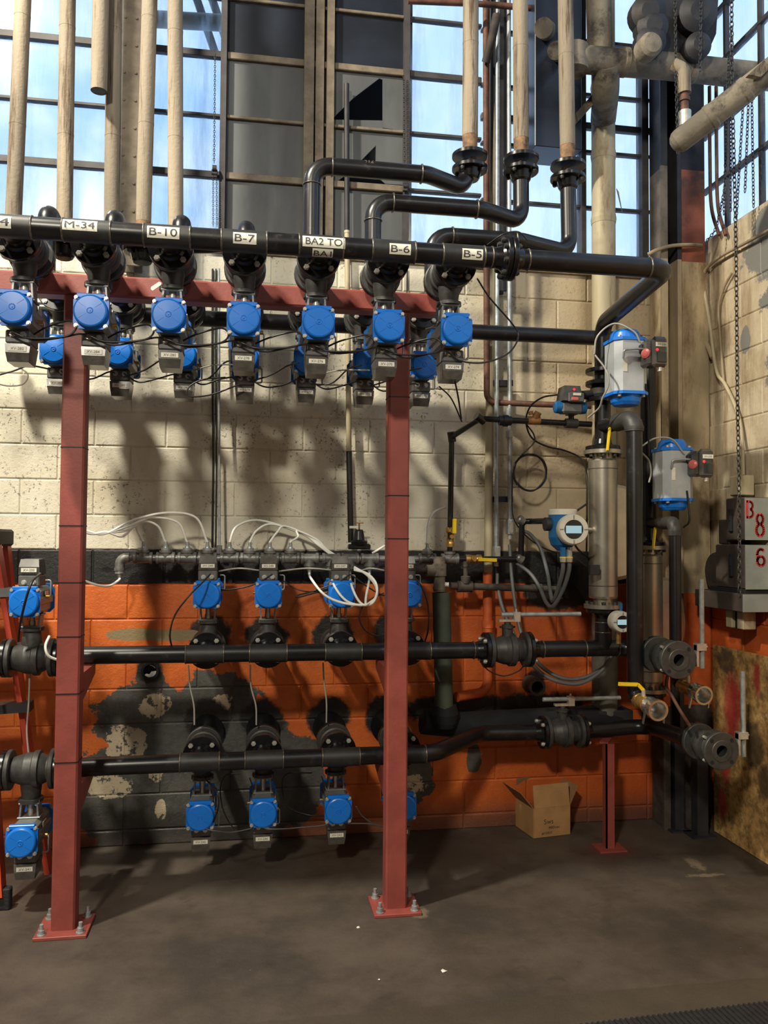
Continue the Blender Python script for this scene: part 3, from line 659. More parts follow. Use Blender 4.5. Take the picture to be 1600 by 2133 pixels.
IP = [((48, 0), (25, 520)), ((141, 0), (133, 540)), ((236, 190), (232, 540)), ((312, 0), (297, 512)), ((365, 0), (366, 540))]
DZ = 3.30
def left_riser(i, pxb, lab, dz=DZ):
    b0 = P(*pxb, LY); branch(i, [(VX[i], MY, dz), (VX[i], LY+.02, dz-.02), (b0.x, LY, dz-.04), (b0.x, LY, b0.z+.02)], lab, True, .058)
left_riser(0, (25, 505), 'leftmost domed branch elbow rising behind the header label')
left_riser(1, (133, 505), 'domed branch elbow rising behind the M-34 label')
left_riser(2, (297, 516), 'domed branch elbow rising behind the B-10 label')
branch(3, [(VX[3], MY, DZ), (VX[3], 4.2, DZ-.02), (P(430, 575, 4.25).x, 4.25, DZ-.03), (P(366, 590, 4.25).x, 4.25, DZ-.04)], 'domed branch elbow behind the B-7 label with a black pipe running left', False, .075)
RY = 4.15
for i, zc, pc, pe, pf, lab in ((4, 3.615, (890, 345), (966, 392), (979, 338), 'tallest black pipe loop above the BA2 TO BA1 label'), (5, 3.455, (1005, 415), (1086, 452), (1085, 342), 'middle black pipe loop above the B-6 label'), (6, 3.305, (1085, 480), (1186, 508), (1183, 358), 'lowest black pipe loop above the B-5 label')):
    xk = P(*pc, MY).x; e = P(*pe, RY); f = P(*pf, RY)
    t = branch(i, [(VX[i], MY, zc), (xk, MY, zc), (e.x, RY, zc+.01), (f.x, RY, f.z)], lab, True, .09)
    welds(t, [(VX[i]+.10, MY, zc), (xk-.03, MY, zc)]); shared(WELDZ, 'weld_seam', t, (VX[i], MY, zc-.10))
    if i == 4: part(MB().text('214', .045, .022, lambda u, v: V((VX[4]+.28+u, MY-PR*.99*math.cos(.5), zc+PR*math.sin(.5)*.98+v*.9))), 'chalk_mark', 'weld', t)
# insulated risers
def insulated(name, a, b, r, label, grp, ztop=None, burnt=True, Y=LY, bands=2):
    pa, pb = P(*a, Y), P(*b, Y); d = (pa-pb).normalized(); top = pb+d*((7-pb.z)/d.z)
    t = thing(name, label, 'pipe', pb, grp)
    part(MB().cyl(pb+d*.12 if burnt else pb, top if ztop is None else pb+d*ztop, r, 24), 'insulation', 'insul', t)
    if burnt: part(MB().cyl(pb, pb+d*.13, r*.86, 20, r), 'scorched_end', 'insul_burnt', t)
    for k in range(bands): part(MB().lathe([(0, r*1.02), (.012, r*1.02)], pb+d*(.62+.55*k), d, 24), 'jacket_seam', 'insul', t)
    return t
G1 = 'insulated pipes rising on the left'; G2 = 'insulated pipes rising from black flanges'
for (a, b_), lab in zip(IP, ['leftmost cream insulated riser pipe', 'cream insulated riser pipe ending at the M-34 label', 'stained insulated pipe against the brown steel column', 'brown-streaked insulated riser just left of the B-10 label', 'pale insulated riser pipe behind the B-10 label']): insulated('insulated_pipe', a, b_, .0385, lab, G1)
pt, pb = P(210, 0, 4.1), P(206, 190, 4.1)
t = thing('insulated_pipe', 'cut-off insulated pipe ending open in front of the left window', 'pipe', pb, G1)
part(MB().cyl(pb, pb+(pt-pb)*3, .039, 24, caps=False), 'insulation', 'insul', t); part(MB().lathe([(.002, .037), (.004, .0)], pb, (0, 0, 1), 20), 'open_end', 'dark_steel', t)
for (a, b_), lab in zip([((981, 0), (979, 330)), ((1084, 0), (1086, 336)), ((1178, 0), (1183, 350))], ['left of three insulated pipes standing on black flanges', 'middle of three insulated pipes standing on black flanges', 'right of three insulated pipes standing on black flanges']):
    t = insulated('insulated_pipe', a, b_, .042, lab, G2, Y=RY, bands=1); pb = V(LOC[t.name]); f = MB(); flange_disc(f, pb-V((0, 0, .0)), (0, 0, 1)); part(f, 'pipe_flange', 'black_gloss', t)

# lower headers
LH, L2 = 4.30, 4.20
h1 = thing('header_pipe', 'black header pipe crossing the orange wall at waist height', 'pipe', (.5, LH, 1.165-PR))
def lowpipe(t, pts, R=.09): return part(MB().tube(pts, PR, R, 26), 'pipe_run', 'black_pipe', t)
xv = P(1057, 1352, LH).x
lowpipe(h1, [(EV1.x+.16, LH, 1.168), (xv-.16, LH, 1.165)]); lowpipe(h1, [(xv+.16, LH, 1.165), (2.12, LH, 1.165), (2.12, 4.05, 1.165)], .10)
for x, z in LOWV:
    part(MB().cyl((x, LH, z), (x, LH+.08, z), PR, 20), 'branch', 'black_pipe', h1); part(MB().cyl((x, 4.72, z), (x, WY+.02, z), PR, 20), 'wall_stub', 'black_pipe', h1)
for x, _ in LOWV: shared(TEE, 'tee_fitting', h1, (x, LH, 1.165))
welds(h1, [(x+d, LH, 1.165) for x, _ in LOWV for d in (-.095, .095)]+[(xv-.19, LH, 1.165), (xv+.2, LH, 1.165), (R1X-.11, LH, 1.165), (R1X+.08, LH, 1.165)])
part(MB().tube([(R1X, R1Y, 1.36), (R1X, R1Y, 1.165)], PR*1.05, 0, 24), 'branch', 'black_pipe', h1)
mb = MB(); flange_disc(mb, (R1X, R1Y, 1.385), (0, 0, -1)); mb.lathe([(.022, .062), (.034, .052), (.055, PR+.002), (.062, PR)], (R1X, R1Y, 1.385), (0, 0, -1), 24); part(mb, 'pipe_flange', 'black_gloss', h1)
shared(WELDZ, 'weld_seam', h1, (R1X, R1Y, 1.255)); shared(WELDZ, 'weld_seam', h1, (R1X, R1Y, 1.31))
h2 = thing('header_pipe', 'lowest black header pipe near the floor, jogging back towards the wall', 'pipe', (.5, L2, .645-PR))
xv2 = P(1172, 1525, 4.6).x; xj = P(905, 1566, L2).x
lowpipe(h2, [(EV2.x+.16, L2, .64), (xj, L2, .648), (xj+.36, 4.6, .645), (xv2-.16, 4.6, .64)], .14); lowpipe(h2, [(xv2+.16, 4.6, .64), (2.35, 4.6, .66), (2.35, 4.05, .70)], .12)
for x, z in LOW2V:
    part(MB().cyl((x, L2, z), (x, L2+.08, z), PR, 20), 'branch', 'black_pipe', h2); part(MB().cyl((x, 4.62, z), (x, WY+.02, z), PR, 20), 'wall_stub', 'black_pipe', h2)
    part(MB().lathe([(0, FR), (.02, FR)], (x, 4.86, z), (0, 1, 0), 24), 'wall_flange', 'black_gloss', h2)
for x, _ in LOW2V: shared(TEE, 'tee_fitting', h2, (x, L2, .645))
welds(h2, [(x+d, L2, .645) for x, _ in LOW2V for d in (-.095, .095)])
part(MB().tube([(R2X, BY, .86), (R2X, BY, .66)], PR*1.05, 0, 24), 'branch', 'black_pipe', h2)
mb = MB(); flange_disc(mb, (R2X, BY, .862), (0, 0, -1)); part(mb, 'pipe_flange', 'black_gloss', h2)
# manual ball valves with bar handles
def manual(loc, ax, label, handle):
    t = thing('ball_valve', label, 'valve', loc, 'hand-operated flanged valves'); L = V(loc)
    A = V((1, 0, 0)) if ax == 'X' else V((0, -1, 0))
    prof = [(0, FR-.003), (.003, FR), (.019, FR), (.022, FR-.004), (.022, .06), (.05, .066), (.085, .078), (.112, .082), (.115, .090), (.145, .090), (.148, .07), (.185, .060), (.198, .060), (.198, FR-.004), (.201, FR), (.217, FR), (.22, FR-.003)]
    if ax != 'X': prof[-1:] = [(.22, FR-.003), (.22, .055), (.223, .052), (.223, .030), (.13, .030), (.13, .001)]
    part(MB().lathe(prof, L-A*.11, A, 32), 'valve_body', 'cast_grey', t)
    ends = (-1, 1) if ax == 'X' else (-1,)
    for e in ends:
        mb = MB(); st = L+A*(e*.112); flange_disc(mb, st, A*e); mb.lathe([(.022, .062), (.034, .052), (.055, PR+.002), (.062, PR)], st, A*e, 24)
        f = part(mb, 'pipe_flange', 'black_gloss', t)
        if ax == 'X':
            for k in range(4):
                an = math.pi/4+k*math.pi/2; shared(BOLT, 'bolt', f, st+A*(e*.022)+V((0, .077*math.cos(an), .077*math.sin(an))), (0, 0, -e*math.pi/2))
    if ax != 'X':
        for k in range(4):
            an = math.pi/4+k*math.pi/2; d = V((math.cos(an), 0, math.sin(an)))
            part(MB().lathe([(0, .010), (.0015, .010)], L+A*.2198+d*.076-A*.11, A, 12), 'bolt_hole', 'void', t)
            part(MB().lathe([(0, .008), (.02, .008)], L+A*.04+d*.083, A, 6), 'bolt', 'steel', t)
    S = V((0, 0, 1)) if ax == 'X' else V((1, 0, 0))          # stem direction
    T_ = V((1, 0, 0)) if ax == 'X' else V((0, 0, 1))          # handle direction
    N = S.cross(T_)
    part(MB().cyl(L+S*.06, L+S*.135, .030, 16).lathe([(.118, .045), (.128, .045)], L, S, 4).lathe([(.128, .018), (.15, .018)], L, S, 6), 'stem', 'cast_grey', t)
    hl = MB(); h0, h1_ = handle
    hl.beam(L+S*.158-T_*.05, L+S*.158+T_*.06, .03, .012, S); hl.beam(L+S*.152+T_*.05, L+S*.205+T_*.05, .04, .035, T_)
    part(hl, 'handle_clamp', 'steel', t); part(MB().cyl(L+S*.19+T_*h0, L+S*.19+T_*h1_, .0125, 14), 'handle_bar', 'galv', t)
    part(MB().lathe([(0, .006), (.02, .006)], L+S*.2+T_*.05, S, 6), 'set_screw', 'steel', t)
manual((xv, LH, 1.165), 'X', 'hand valve with horizontal bar handle on the waist-high header', (-.035, .42))
manual((xv2, 4.6, .64), 'X', 'hand valve with horizontal bar handle on the lowest header', (-.12, .36))
manual((2.12, 3.93, 1.165), 'Y', 'open-ended flanged hand valve with upright bar handle at waist height', (-.06, .40))
manual((2.35, 3.93, .705), 'Y', 'open-ended flanged hand valve with upright bar handle near the floor', (-.06, .38))

# ================================================================== FLOW METERS AND THE RIGHT-HAND PIPEWORK
def meter(X, Y, zt, zb, label, r=.079):
    t = thing('flow_meter', label, 'flow meter', (X, Y, zb), 'stainless flow meters')
    part(MB().lathe([(0, .105), (.022, .105)], (X, Y, zt-.022), n=32).lathe([(0, .056), (-.03, .056)], (X, Y, zt-.022), n=24), 'end_flange', 'stainless', t)
    part(MB().lathe([(0, .105), (.022, .105)], (X, Y, zb), n=32).lathe([(.022, .056), (.06, .056)], (X, Y, zb), n=24), 'end_flange', 'stainless', t)
    a, b_ = zb+.055, zt-.05
    part(MB().lathe([(a, r*.93), (a+.012, r), (b_-.012, r), (b_, r*.9)], (X, Y, 0), n=36), 'measuring_tube', 'stainless', t)
    for z in (a+.07, b_-.055): part(MB().torus((X, Y, z), (0, 0, 1), r, .002, 36, 5), 'seam', 'dark_steel', t)
    H = b_-a; zz = (a+b_)/2; pts = []
    for k in range(9):
        an = -math.pi/2+math.pi*k/8; pts.append((X+.04+.20*math.cos(an)**.7 if k not in (0, 8) else X+.03, zz-.02+.36*H*math.sin(an)))
    hp = [(x, Y+.05+dy, z) for x, z in pts for dy in (-.05, .05)]+[(X+.03+(x-X-.03)*.93, Y+.05+dy, zz+(z-zz)*.93) for x, z in pts for dy in (-.065, .065)]
    part(MB().hull(hp), 'sensor_case', 'stainless', t)
    for e, z in ((1, zt), (-1, zb)):
        for k in range(8):
            an = math.pi*(k+.5)/4; part(MB().lathe([(0, .012), (.016, .012)], (X+.086*math.cos(an), Y+.086*math.sin(an), z-.022 if e > 0 else z+.022), (0, 0, -e), 6), 'bolt', 'cast_grey', t)
    return t
meter(R1X, R1Y, 2.266, 1.387, 'tall stainless flow meter in line with the first riser, above the waist-high header')
meter(R2X, BY, 1.733, .864, 'lower stainless flow meter beside the corner column, partly hidden by black pipes')

def display(t, c, r, ax, depth, ring='housing_white'):
    c = V(c); ax = V(ax).normalized(); x, y, _ = frame(ax); upv_ = (V((0, 0, 1))-ax*ax.z).normalized(); rt = upv_.cross(ax)
    part(MB().lathe([(-depth, r*.98), (-.02, r), (0, r*.96), (.008, r*.9), (.008, r*.62), (.0, r*.60)], c, ax, 40, caps=False).lathe([(-depth, .001), (-depth, r*.98)], c, ax, 40, caps=False), 'display_ring', ring, t)
    for k in range(4):
        an = math.pi/4*(2*k); d = (rt*math.cos(an)+upv_*math.sin(an)); part(MB().beam(c+ax*.008+d*r*.66, c+ax*.008+d*r*.9, .006, .004, ax), 'ring_notch', 'panel_grey', t)
    f = part(MB().lathe([(0, r*.61), (.002, r*.61)], c, ax, 32), 'display_glass', 'glass_dark', t)
    w_, h_ = r*.50, r*.24
    part(MB().prism([c+ax*.0025+rt*(sx*w_)+upv_*(sy*h_) for sx, sy in ((-1, -1), (1, -1), (1, 1), (-1, 1))], ax*.001), 'screen', 'lcd', f)
c1 = P(1172, 1100, 4.15)
t = thing('flow_transmitter', 'blue flow transmitter with round white display beside the tall flow meter', 'transmitter', c1-V((0, 0, .12)), 'flow transmitters')
part(MB().lathe([(-.125, .0), (-.12, .03), (-.09, .062), (-.05, .074), (.07, .074)], c1, (0, 0, 1), 30), 'housing', 'blue_housing', t)
part(MB().lathe([(.07, .077), (.095, .077), (.10, .072)], c1, (0, 0, 1), 30), 'lid', 'housing_white', t)
dc = P(1195, 1103, 4.02); dax = (V((0, 0, EYE))-dc); dax = V((-.10, -1, .02))
part(MB().cyl(c1+V((.02, -.02, -.01)), dc+V((0, .03, 0)), .066, 28), 'neck', 'blue_housing', t)
display(t, dc, .082, dax, .045)
part(MB().cyl(c1+V((-.07, 0, .02)), c1+V((-.10, 0, .02)), .036, 16), 'cable_entry', 'dark_steel', t)
part(MB().cyl(c1+V((.05, .03, 0)), V((R1X-.06, R1Y, c1.z-.01)), .017, 12), 'mounting_stem', 'stainless', t)
for px in (1173, 1186):
    q = P(px, 1140, 4.1); part(MB().lathe([(0, .016), (-.05, .016)], q, (0, 0, 1), 14), 'conduit_stub', 'blue_housing' if px < 1180 else 'galv', t)
    part(MB().lathe([(-.05, .019), (-.056, .019)], q, (0, 0, 1), 12), 'gasket', 'yellow', t); part(MB().lathe([(-.056, .019), (-.078, .017)], q, (0, 0, 1), 6), 'gland_nut', 'steel', t)
dc = P(1297, 1296, 4.12)
t = thing('flow_transmitter', 'small round pale display under the tall flow meter', 'transmitter', dc-V((0, 0, .1)), 'flow transmitters')
display(t, dc, .058, (-.05, -1, 0), .07, 'housing_white')
part(MB().cyl(dc+V((.0, .05, -.05)), dc+V((0, .05, -.12)), .014, 12), 'mounting_stem', 'brass', t)
part(MB().cyl(dc+V((.01, .04, .05)), dc+V((.01, .04, .10)), .008, 8), 'cable_entry', 'blue_housing', t)

def vert_actuator(c, label, tagtxt, hook):
    """large actuator standing upright, octagonal grey body between blue caps"""
    c = V(c); t = thing('pneumatic_actuator', label, 'actuator', c-V((0, 0, .2)), 'upright pneumatic actuators')
    w_, k = .092, .034
    oc = [(-w_+k, -w_), (w_-k, -w_), (w_, -w_+k), (w_, w_-k), (w_-k, w_), (-w_+k, w_), (-w_, w_-k), (-w_, -w_+k)]
    part(MB().prism([(c.x+x, c.y+y, c.z-.135) for x, y in oc], (0, 0, .27)), 'actuator_body', 'alu_light', t)
    part(MB().box((c.x-.045, c.y-w_-.001, c.z), (.022, .003, .07)), 'rating_plate', 'label', t)
    for e in (1, -1):
        z0 = c.z+e*.135; pl = [(c.x+x*1.07, c.y+y*1.07, z0) for x, y in oc]
        mb = MB().prism(pl, (0, 0, e*.016)); mb.lathe([(.016, .084), (.05, .078), (.066, .066), (.068, .0)], (c.x, c.y, z0), (0, 0, e), 10)
        cp = part(mb, 'end_cap', 'blue', t)
        for an in range(4):
            a_ = math.pi/4+an*math.pi/2; part(MB().lathe([(0, .011), (.012, .011)], (c.x+.085*math.cos(a_)*1.1, c.y+.085*math.sin(a_)*1.1, z0+e*.016), (0, 0, e), 6), 'cap_bolt', 'steel', cp)
    bx = c+V((.078, -.125, .055))
    sb = part(MB().box(bx, (.075, .09, .14), .012), 'switch_box', 'smoke', t)
    part(MB().box(bx+V((.025, -.05, .0)), (.082, .035, .16), .014), 'switch_cover', 'smoke', t)
    part(MB().box(bx+V((.028, -.0685, .036)), (.062, .003, .022)), 'name_plate', 'label', t)
    part(MB().text(tagtxt, .045, .010, lambda u, v: bx+V((.028+u, -.0705, .036+v))), 'lettering', 'ink', t)
    part(MB().box(bx+V((.03, -.067, -.03)), (.055, .008, .055), .003), 'cover_window', 'glass_dark', t)
    part(MB().lathe([(0, .008), (.004, .006), (.005, 0)], bx+V((.005, -.067, .008)), (0, -1, 0), 14), 'indicator_lamp', 'led_red', t, 'glowing red indicator')
    part(MB().lathe([(0, .027), (.007, .025), (.012, .014), (.013, 0)], bx+V((-.036, -.025, -.005)), (-1, -.6, 0), 20), 'position_dome', 'pink', t)
    part(MB().lathe([(0, .012), (.02, .012)], bx+V((.03, -.045, -.08)), (0, 0, -1), 8), 'cable_gland', 'steel', t)
    part(MB().tube([c+V((-.06, -.10, .03)), c+V((-.06, -.11, .075)), c+V((0, -.115, .082)), c+V((.05, -.12, .08))], .006, .015, 8), 'air_line', 'galv', t)
    part(MB().box(c+V((.045, -.105, .085)), (.03, .03, .045), .004), 'air_fitting', 'dark_steel', t)
    h = V(hook); part(MB().cyl(h, c+V((0, .06, h.z-c.z)), .035, 14), 'mounting_bracket', 'dark_steel', t)
    return t
A1 = P(1303, 768, 4.10); vert_actuator(A1, 'grey and blue upright actuator on the first riser, beside the elbow pipe', 'XV-236', (R1X, R1Y, 2.62))
A2 = P(1401, 990, 4.35); vert_actuator(A2, 'grey and blue upright actuator on the second riser by the corner column', 'XV-235', (R2X, BY, A2.z))

# one-inch black line from the riser to the air manifold
def pipe_thing(name, label, cat='pipe', grp=None, loc=None): return thing(name, label, cat, loc or (0, 0, 0), grp)
l1 = [P(1232, 884, 4.33), P(1000, 872, 4.38), P(941, 910, 4.66), P(937, 1150, 4.70)]
t = thing('bypass_pipe', 'thin black pipe from the riser bending down to the air manifold', 'pipe', l1[-1])
part(MB().tube(l1, .0165, .04, 16), 'pipe_run', 'black_pipe', t)
for p_, q in ((l1[1], .0235), (l1[2], .0235)): part(MB().lathe([(-.03, .021), (-.03, q), (.03, q), (.03, .021)], p_+V((0, 0, 0)), (.55, .2, -.3) if p_ is l1[1] else (.2, .2, -1), 14), 'elbow_fitting', 'black_pipe', t)
u = P(1052, 876, 4.37); part(MB().lathe([(-.035, .022), (-.035, .028), (-.012, .028), (-.012, .034), (.015, .034), (.015, .027), (.035, .027)], u, (1, 0, 0), 8), 'union', 'black_pipe', t)
s_ = P(1112, 876, 4.35); part(MB().cyl(s_-V((.035, 0, 0)), s_+V((.035, 0, 0)), .024, 12).cyl(s_, s_+V((.02, -.02, .045)), .02, 10).lathe([(0, .014), (.02, .014)], s_+V((-.02, -.01, .03)), (-.2, -.3, 1), 6), 'strainer', 'bronze', t)
v_ = P(1190, 882, 4.34)
part(MB().cyl(v_-V((.035, 0, 0)), v_+V((.035, 0, 0)), .028, 8).cyl(v_, v_+V((0, 0, .05)), .016, 10).box(v_+V((0, 0, .05)), (.05, .05, .008)), 'valve_body', 'cast_grey', t)
sa = P(1188, 838, 4.30)
q = thing('small_actuator', 'small dark actuator with a red lamp on the thin black pipe', 'actuator', sa-V((0, 0, .06)))
part(MB().box(sa+V((0, 0, -.035)), (.12, .08, .06), .010), 'actuator_body', 'box_grey', q)
for e in (-1, 1): part(MB().lathe([(0, .036), (.03, .033), (.036, .022), (.036, 0)], sa+V((e*.058, 0, -.03)), (e, 0, 0), 18), 'end_cap', 'blue_housing', q)
part(MB().hull([sa+V((x, y, 0)) for x in (-.065, .055) for y in (-.055, .05)]+[sa+V((x, y, .085)) for x in (-.05, .04) for y in (-.045, .05)]), 'switch_box', 'smoke', q)
part(MB().box(sa+V((.01, -.058, .018)), (.09, .02, .05), .004), 'switch_front', 'box_grey', q)
part(MB().box(sa+V((0, -.069, .008)), (.042, .006, .018), .003), 'position_window', 'pink', q); part(MB().box(sa+V((.012, -.0695, .034)), (.045, .003, .014)), 'name_plate', 'label', q)
part(MB().lathe([(0, .007), (.004, .006), (.005, 0)], sa+V((0, -.055, .062)), (0, -1, .3), 12), 'indicator_lamp', 'led_red', q, 'glowing red indicator')
part(MB().cyl(sa+V((.05, 0, .04)), V((R1X-.05, R1Y, sa.z+.05)), .025, 12), 'mounting_bracket', 'dark_steel', q)

# black drops with brass valves
def yellow_handle(t, a, b, w_=.02, bend=None):
    pts = [V(a)]+([V(bend)] if bend is not None else [])+[V(b)]; mb = MB()
    for p_, q in zip(pts, pts[1:]): mb.beam(p_, q, .007, w_, (0, -1, .02) if abs((q-p_).z) > abs((q-p_).x) else (0, 0, 1))
    return part(mb, 'handle', 'yellow', t, 'yellow plastic-coated lever')
def drop(X, Y, zt, ze, r, endY, lab, hl, pxs):
    t = thing('drop_pipe', lab, 'pipe', (X, Y, ze), 'black drop pipes with brass valves')
    a = V(pxs)
    part(MB().tube([a, (X, Y, zt), (X, Y, ze), (X, endY+.24, ze-.01)], r, r*1.6, 22), 'pipe_run', 'black_pipe', t)
    part(MB().lathe([(-.06, r*1.18), (-.045, r*1.18)], (X, Y, zt), (0, 0, 1), 22).tube([a.lerp(V((X, Y, zt)), .45), (X, Y, zt), (X, Y, zt-.07)], r*1.15, r*1.5, 22), 'elbow_fitting', 'cast_grey', t)
    d = (V((X, Y, zt))-a).normalized(); c = a.lerp(V((X, Y, zt)), .18)
    part(MB().lathe([(-.045, r*.7), (-.045, r*.95), (-.02, r*.95), (-.01, r*.8), (.02, r*.8), (.03, r), (.055, r)], c, d, 12), 'brass_valve', 'brass', t)
    part(MB().lathe([(0, .014), (.05, .014)], c, (-.3, -1, .1), 8).lathe([(.04, .018), (.055, .018)], c, (-.3, -1, .1), 6), 'valve_stem', 'steel', t)
    h0 = c+V((-.01, -.055, 0)); yellow_handle(t, h0+V((-.012, 0, -.015)), h0+V((-.03, -.005, -.15)), .022)
    return t
t = drop(1.975, 4.0, 2.405, .955, .042, 3.72, 'thick black drop pipe in front of the tall flow meter', None, (R1X, R1Y-.02, 2.40))
t2 = drop(2.30, 4.18, 1.862, 1.0, .032, 3.90, 'shorter black drop pipe in front of the lower flow meter', None, (R2X, BY-.02, 1.87))
def camlock(t, X, Y0, z, k, hpx):
    c = V((X, Y0, z)); ax = V((0, -1, -.06))
    part(MB().lathe([(0, .034*k), (.02, .042*k), (.05, .042*k), (.06, .036*k), (.11, .036*k), (.12, .042*k), (.135, .042*k)], c, ax, 10), 'brass_valve', 'brass', t)
    part(MB().lathe([(.135, .040*k), (.15, .048*k), (.17, .040*k), (.20, .040*k), (.205, .052*k), (.235, .052*k), (.235, .041*k), (.15, .038*k), (.15, .001)], c, ax, 28), 'cam_coupling', 'chrome', t)
    for e in (-1, 1): part(MB().beam(c+ax*.2+V((e*.05*k, 0, 0)), c+ax*.2+V((e*.055*k, .02, -.075)), .012, .006, (1, 0, 0)), 'cam_lever', 'chrome', t)
    part(MB().cyl(c+ax*.08, c+ax*.08+V((0, 0, .065)), .011, 8), 'valve_stem', 'steel', t)
    s0 = c+ax*.08+V((0, 0, .062)); yellow_handle(t, s0, s0+V((-.135, .0, .035)), .018, s0+V((-.03, 0, .03)))
camlock(t, 1.975, 3.99, .945, 1.0, None); camlock(t2, 2.30, 4.13, .985, .95, None)

# lower supports
def leg_post(a, b_, w_, mname, name, label, extra=None):
    t = thing(name, label, 'support', V(a)); part(MB().beam(a, b_, w_, w_, (0, 1, 0)), 'upright', mname, t); return t
f = PF(1411, 1728); t = leg_post(f, f+V((0, 0, .62)), .06, 'dark_steel', 'steel_support', 'dark steel upright under the corner pipework, left of two'); part(MB().box(f+V((0, 0, .005)), (.13, .13, .01)), 'base_plate', 'dark_steel', t)
f = PF(1458, 1740); t = leg_post(f, f+V((0, 0, .60)), .07, 'dark_steel', 'steel_support', 'dark steel upright under the corner pipework, right of two'); part(MB().box(f+V((0, 0, .005)), (.15, .13, .01)), 'base_plate', 'dark_steel', t)
f = PF(1272, 1770); top = P(1272, 1550, f.y).z
t = thing('angle_stand', 'thin red angle-iron stand under the lowest header', 'support', f)
part(MB().bb(f+V((-.025, 0, .008)), f+V((-.017, .05, top))).bb(f+V((-.025, 0, .008)), f+V((.025, .008, top))), 'upright', 'red_steel', t)
part(MB().beam(f+V((-.025, .03, top)), f+V((.06, .16, top)), .05, .01, (0, 0, 1)), 'bracket', 'red_steel', t)
part(MB().box(f+V((0, .02, .004)), (.16, .13, .008)), 'base_plate', 'red_steel', t)

# ================================================================== PIPES AND CONDUITS ON THE WALL
t = thing('drain_pipe', 'wide cream pipe standing against the wall in the window bay', 'pipe', (2.16, 4.78, .7))
part(MB().cyl((2.16, 4.78, 1.5), (2.16, 4.78, 7), .073, 28), 'insulation', 'cream_pipe', t)
part(MB().cyl((2.16, 4.78, .70), (2.16, 4.78, 1.5), .078, 28), 'lower_pipe', 'drain_grey', t); part(MB().box((2.2, 4.78, .68), (.22, .15, .10), .004), 'foot_box', 'dark_steel', t)
for z in (4.16, 3.75, 4.6): part(MB().lathe([(0, .075), (.03, .079), (.06, .074)], (2.16, 4.78, z), n=28), 'wrap_seam', 'cream_pipe', t)
part(MB().prism([(2.225, 4.70, 3.93), (2.255, 4.71, 3.80), (2.21, 4.70, 3.95)], (0, .006, 0)), 'loose_wrap', 'insul', t)
def wall_pipe(name, label, pts, r, m, R=.06, grp=None, n=14, cat='pipe', rings=(), rm=None):
    t = thing(name, label, cat, pts[-1], grp); part(MB().tube(pts, r, R, n), 'pipe_run', m, t)
    for c, ax, rr, h in rings: part(MB().lathe([(-h, r), (-h, rr), (h, rr), (h, r)], c, ax, 16), 'coupling', rm or m, t)
    return t
t = wall_pipe('rust_pipe', 'rusty brown pipe dropping beside the conduits then turning right', [P(1012, -20, 4.80), P(1014, 838, 4.80), P(1232, 846, 4.62)], .0185, 'rust_pipe', .06)
wall_pipe('wall_pipe', 'cream standpipe left of the grey conduits ending at an orange section', [P(1030, -20, 4.84), P(1017, 1192, 4.82)], .026, 'cream_pipe')
a, b_, c = P(1016, 1192, 4.82), P(1016, 1440, 4.80), P(952, 1452, 4.72)
wall_pipe('wall_pipe', 'orange painted pipe with a coupling behind the waist-high header', [a, b_, c], .029, 'orange_pipe', .07, rings=[(P(1016, 1300, 4.81), (0, 0, 1), .037, .022), (P(1016, 1315, 4.81), (0, 0, 1), .033, .03)])
GC = 'galvanised conduits on the wall'
def conduit(pxs, Y, label, end):
    pts = [P(x, y, Y) for x, y in pxs]; t = thing('conduit', label, 'conduit', pts[-1], GC)
    part(MB().tube(pts, .0135, .05, 12), 'tube', 'galv', t); e = V(pts[-1])
    part(MB().hull([e+V((x, y, z)) for x in (-.018, .018) for y in (-.025, .02) for z in (0, -.09)]+[e+V((0, -.028, z)) for z in (-.01, -.08)]), 'conduit_body', 'galv', t)
    part(MB().hull([e+V((x, -.03, z)) for x, z in ((-.012, -.02), (.012, -.02), (.012, -.075), (-.012, -.075), (0, -.012), (0, -.083))]+[e+V((0, -.026, -.045))]+[e+V((x, -.026, z)) for x, z in ((-.013, -.02), (.013, -.02), (.013, -.075), (-.013, -.075))]), 'cover', 'steel', t)
    part(MB().lathe([(0, .016), (-.03, .016)], e+V((0, 0, -.09)), (0, 0, 1), 8), 'gland', 'steel', t)
    return t
t = conduit([(1037, -20), (1034, 1138)], 4.76, 'left galvanised conduit on the wall beside the coiled cable', None)
t = conduit([(1060, -20), (1062, 1082)], 4.76, 'right galvanised conduit on the wall beside the coiled cable', None)
e = P(1060, 868, 4.76); part(MB().lathe([(-.05, .019), (.05, .019)], e, (0, 0, 1), 10), 'coupling', 'galv', t); e = P(1061, 905, 4.76); part(MB().lathe([(-.02, .021), (.02, .021)], e, (0, 0, 1), 8), 'coupling', 'steel', t)
for y in (798, 1040):
    a = P(1028, y, 4.80); b_ = P(1068, y, 4.80); part(MB().beam(a, b_, .02, .035, (0, 0, 1)).beam(a+V((0, .03, 0)), b_+V((0, .03, 0)), .06, .03), 'strut', 'dark_steel', t)
t = wall_pipe('conduit', 'thin blue-grey conduit coming down behind the B-7 valve', [P(456, 560, 4.85), P(457, 1140, 4.78)], .0075, 'galv', 0, GC)
part(MB().box(P(457, 1145, 4.78), (.03, .03, .05), .003), 'clamp', 'fitting', t)
a, b_, c, d = P(722, 175, 4.86), P(723, 486, 4.86), P(727, 940, 4.84), P(731, 1130, 4.82)
t = thing('wall_pipe', 'slim standpipe, grey then cream then black, above the regulator', 'pipe', d)
part(MB().cyl(a, b_, .016, 12), 'grey_length', 'dark_steel', t); part(MB().cyl(b_, c, .0165, 12), 'cream_length', 'cream_pipe', t); part(MB().cyl(c, d, .0175, 12), 'black_length', 'black_pipe', t)
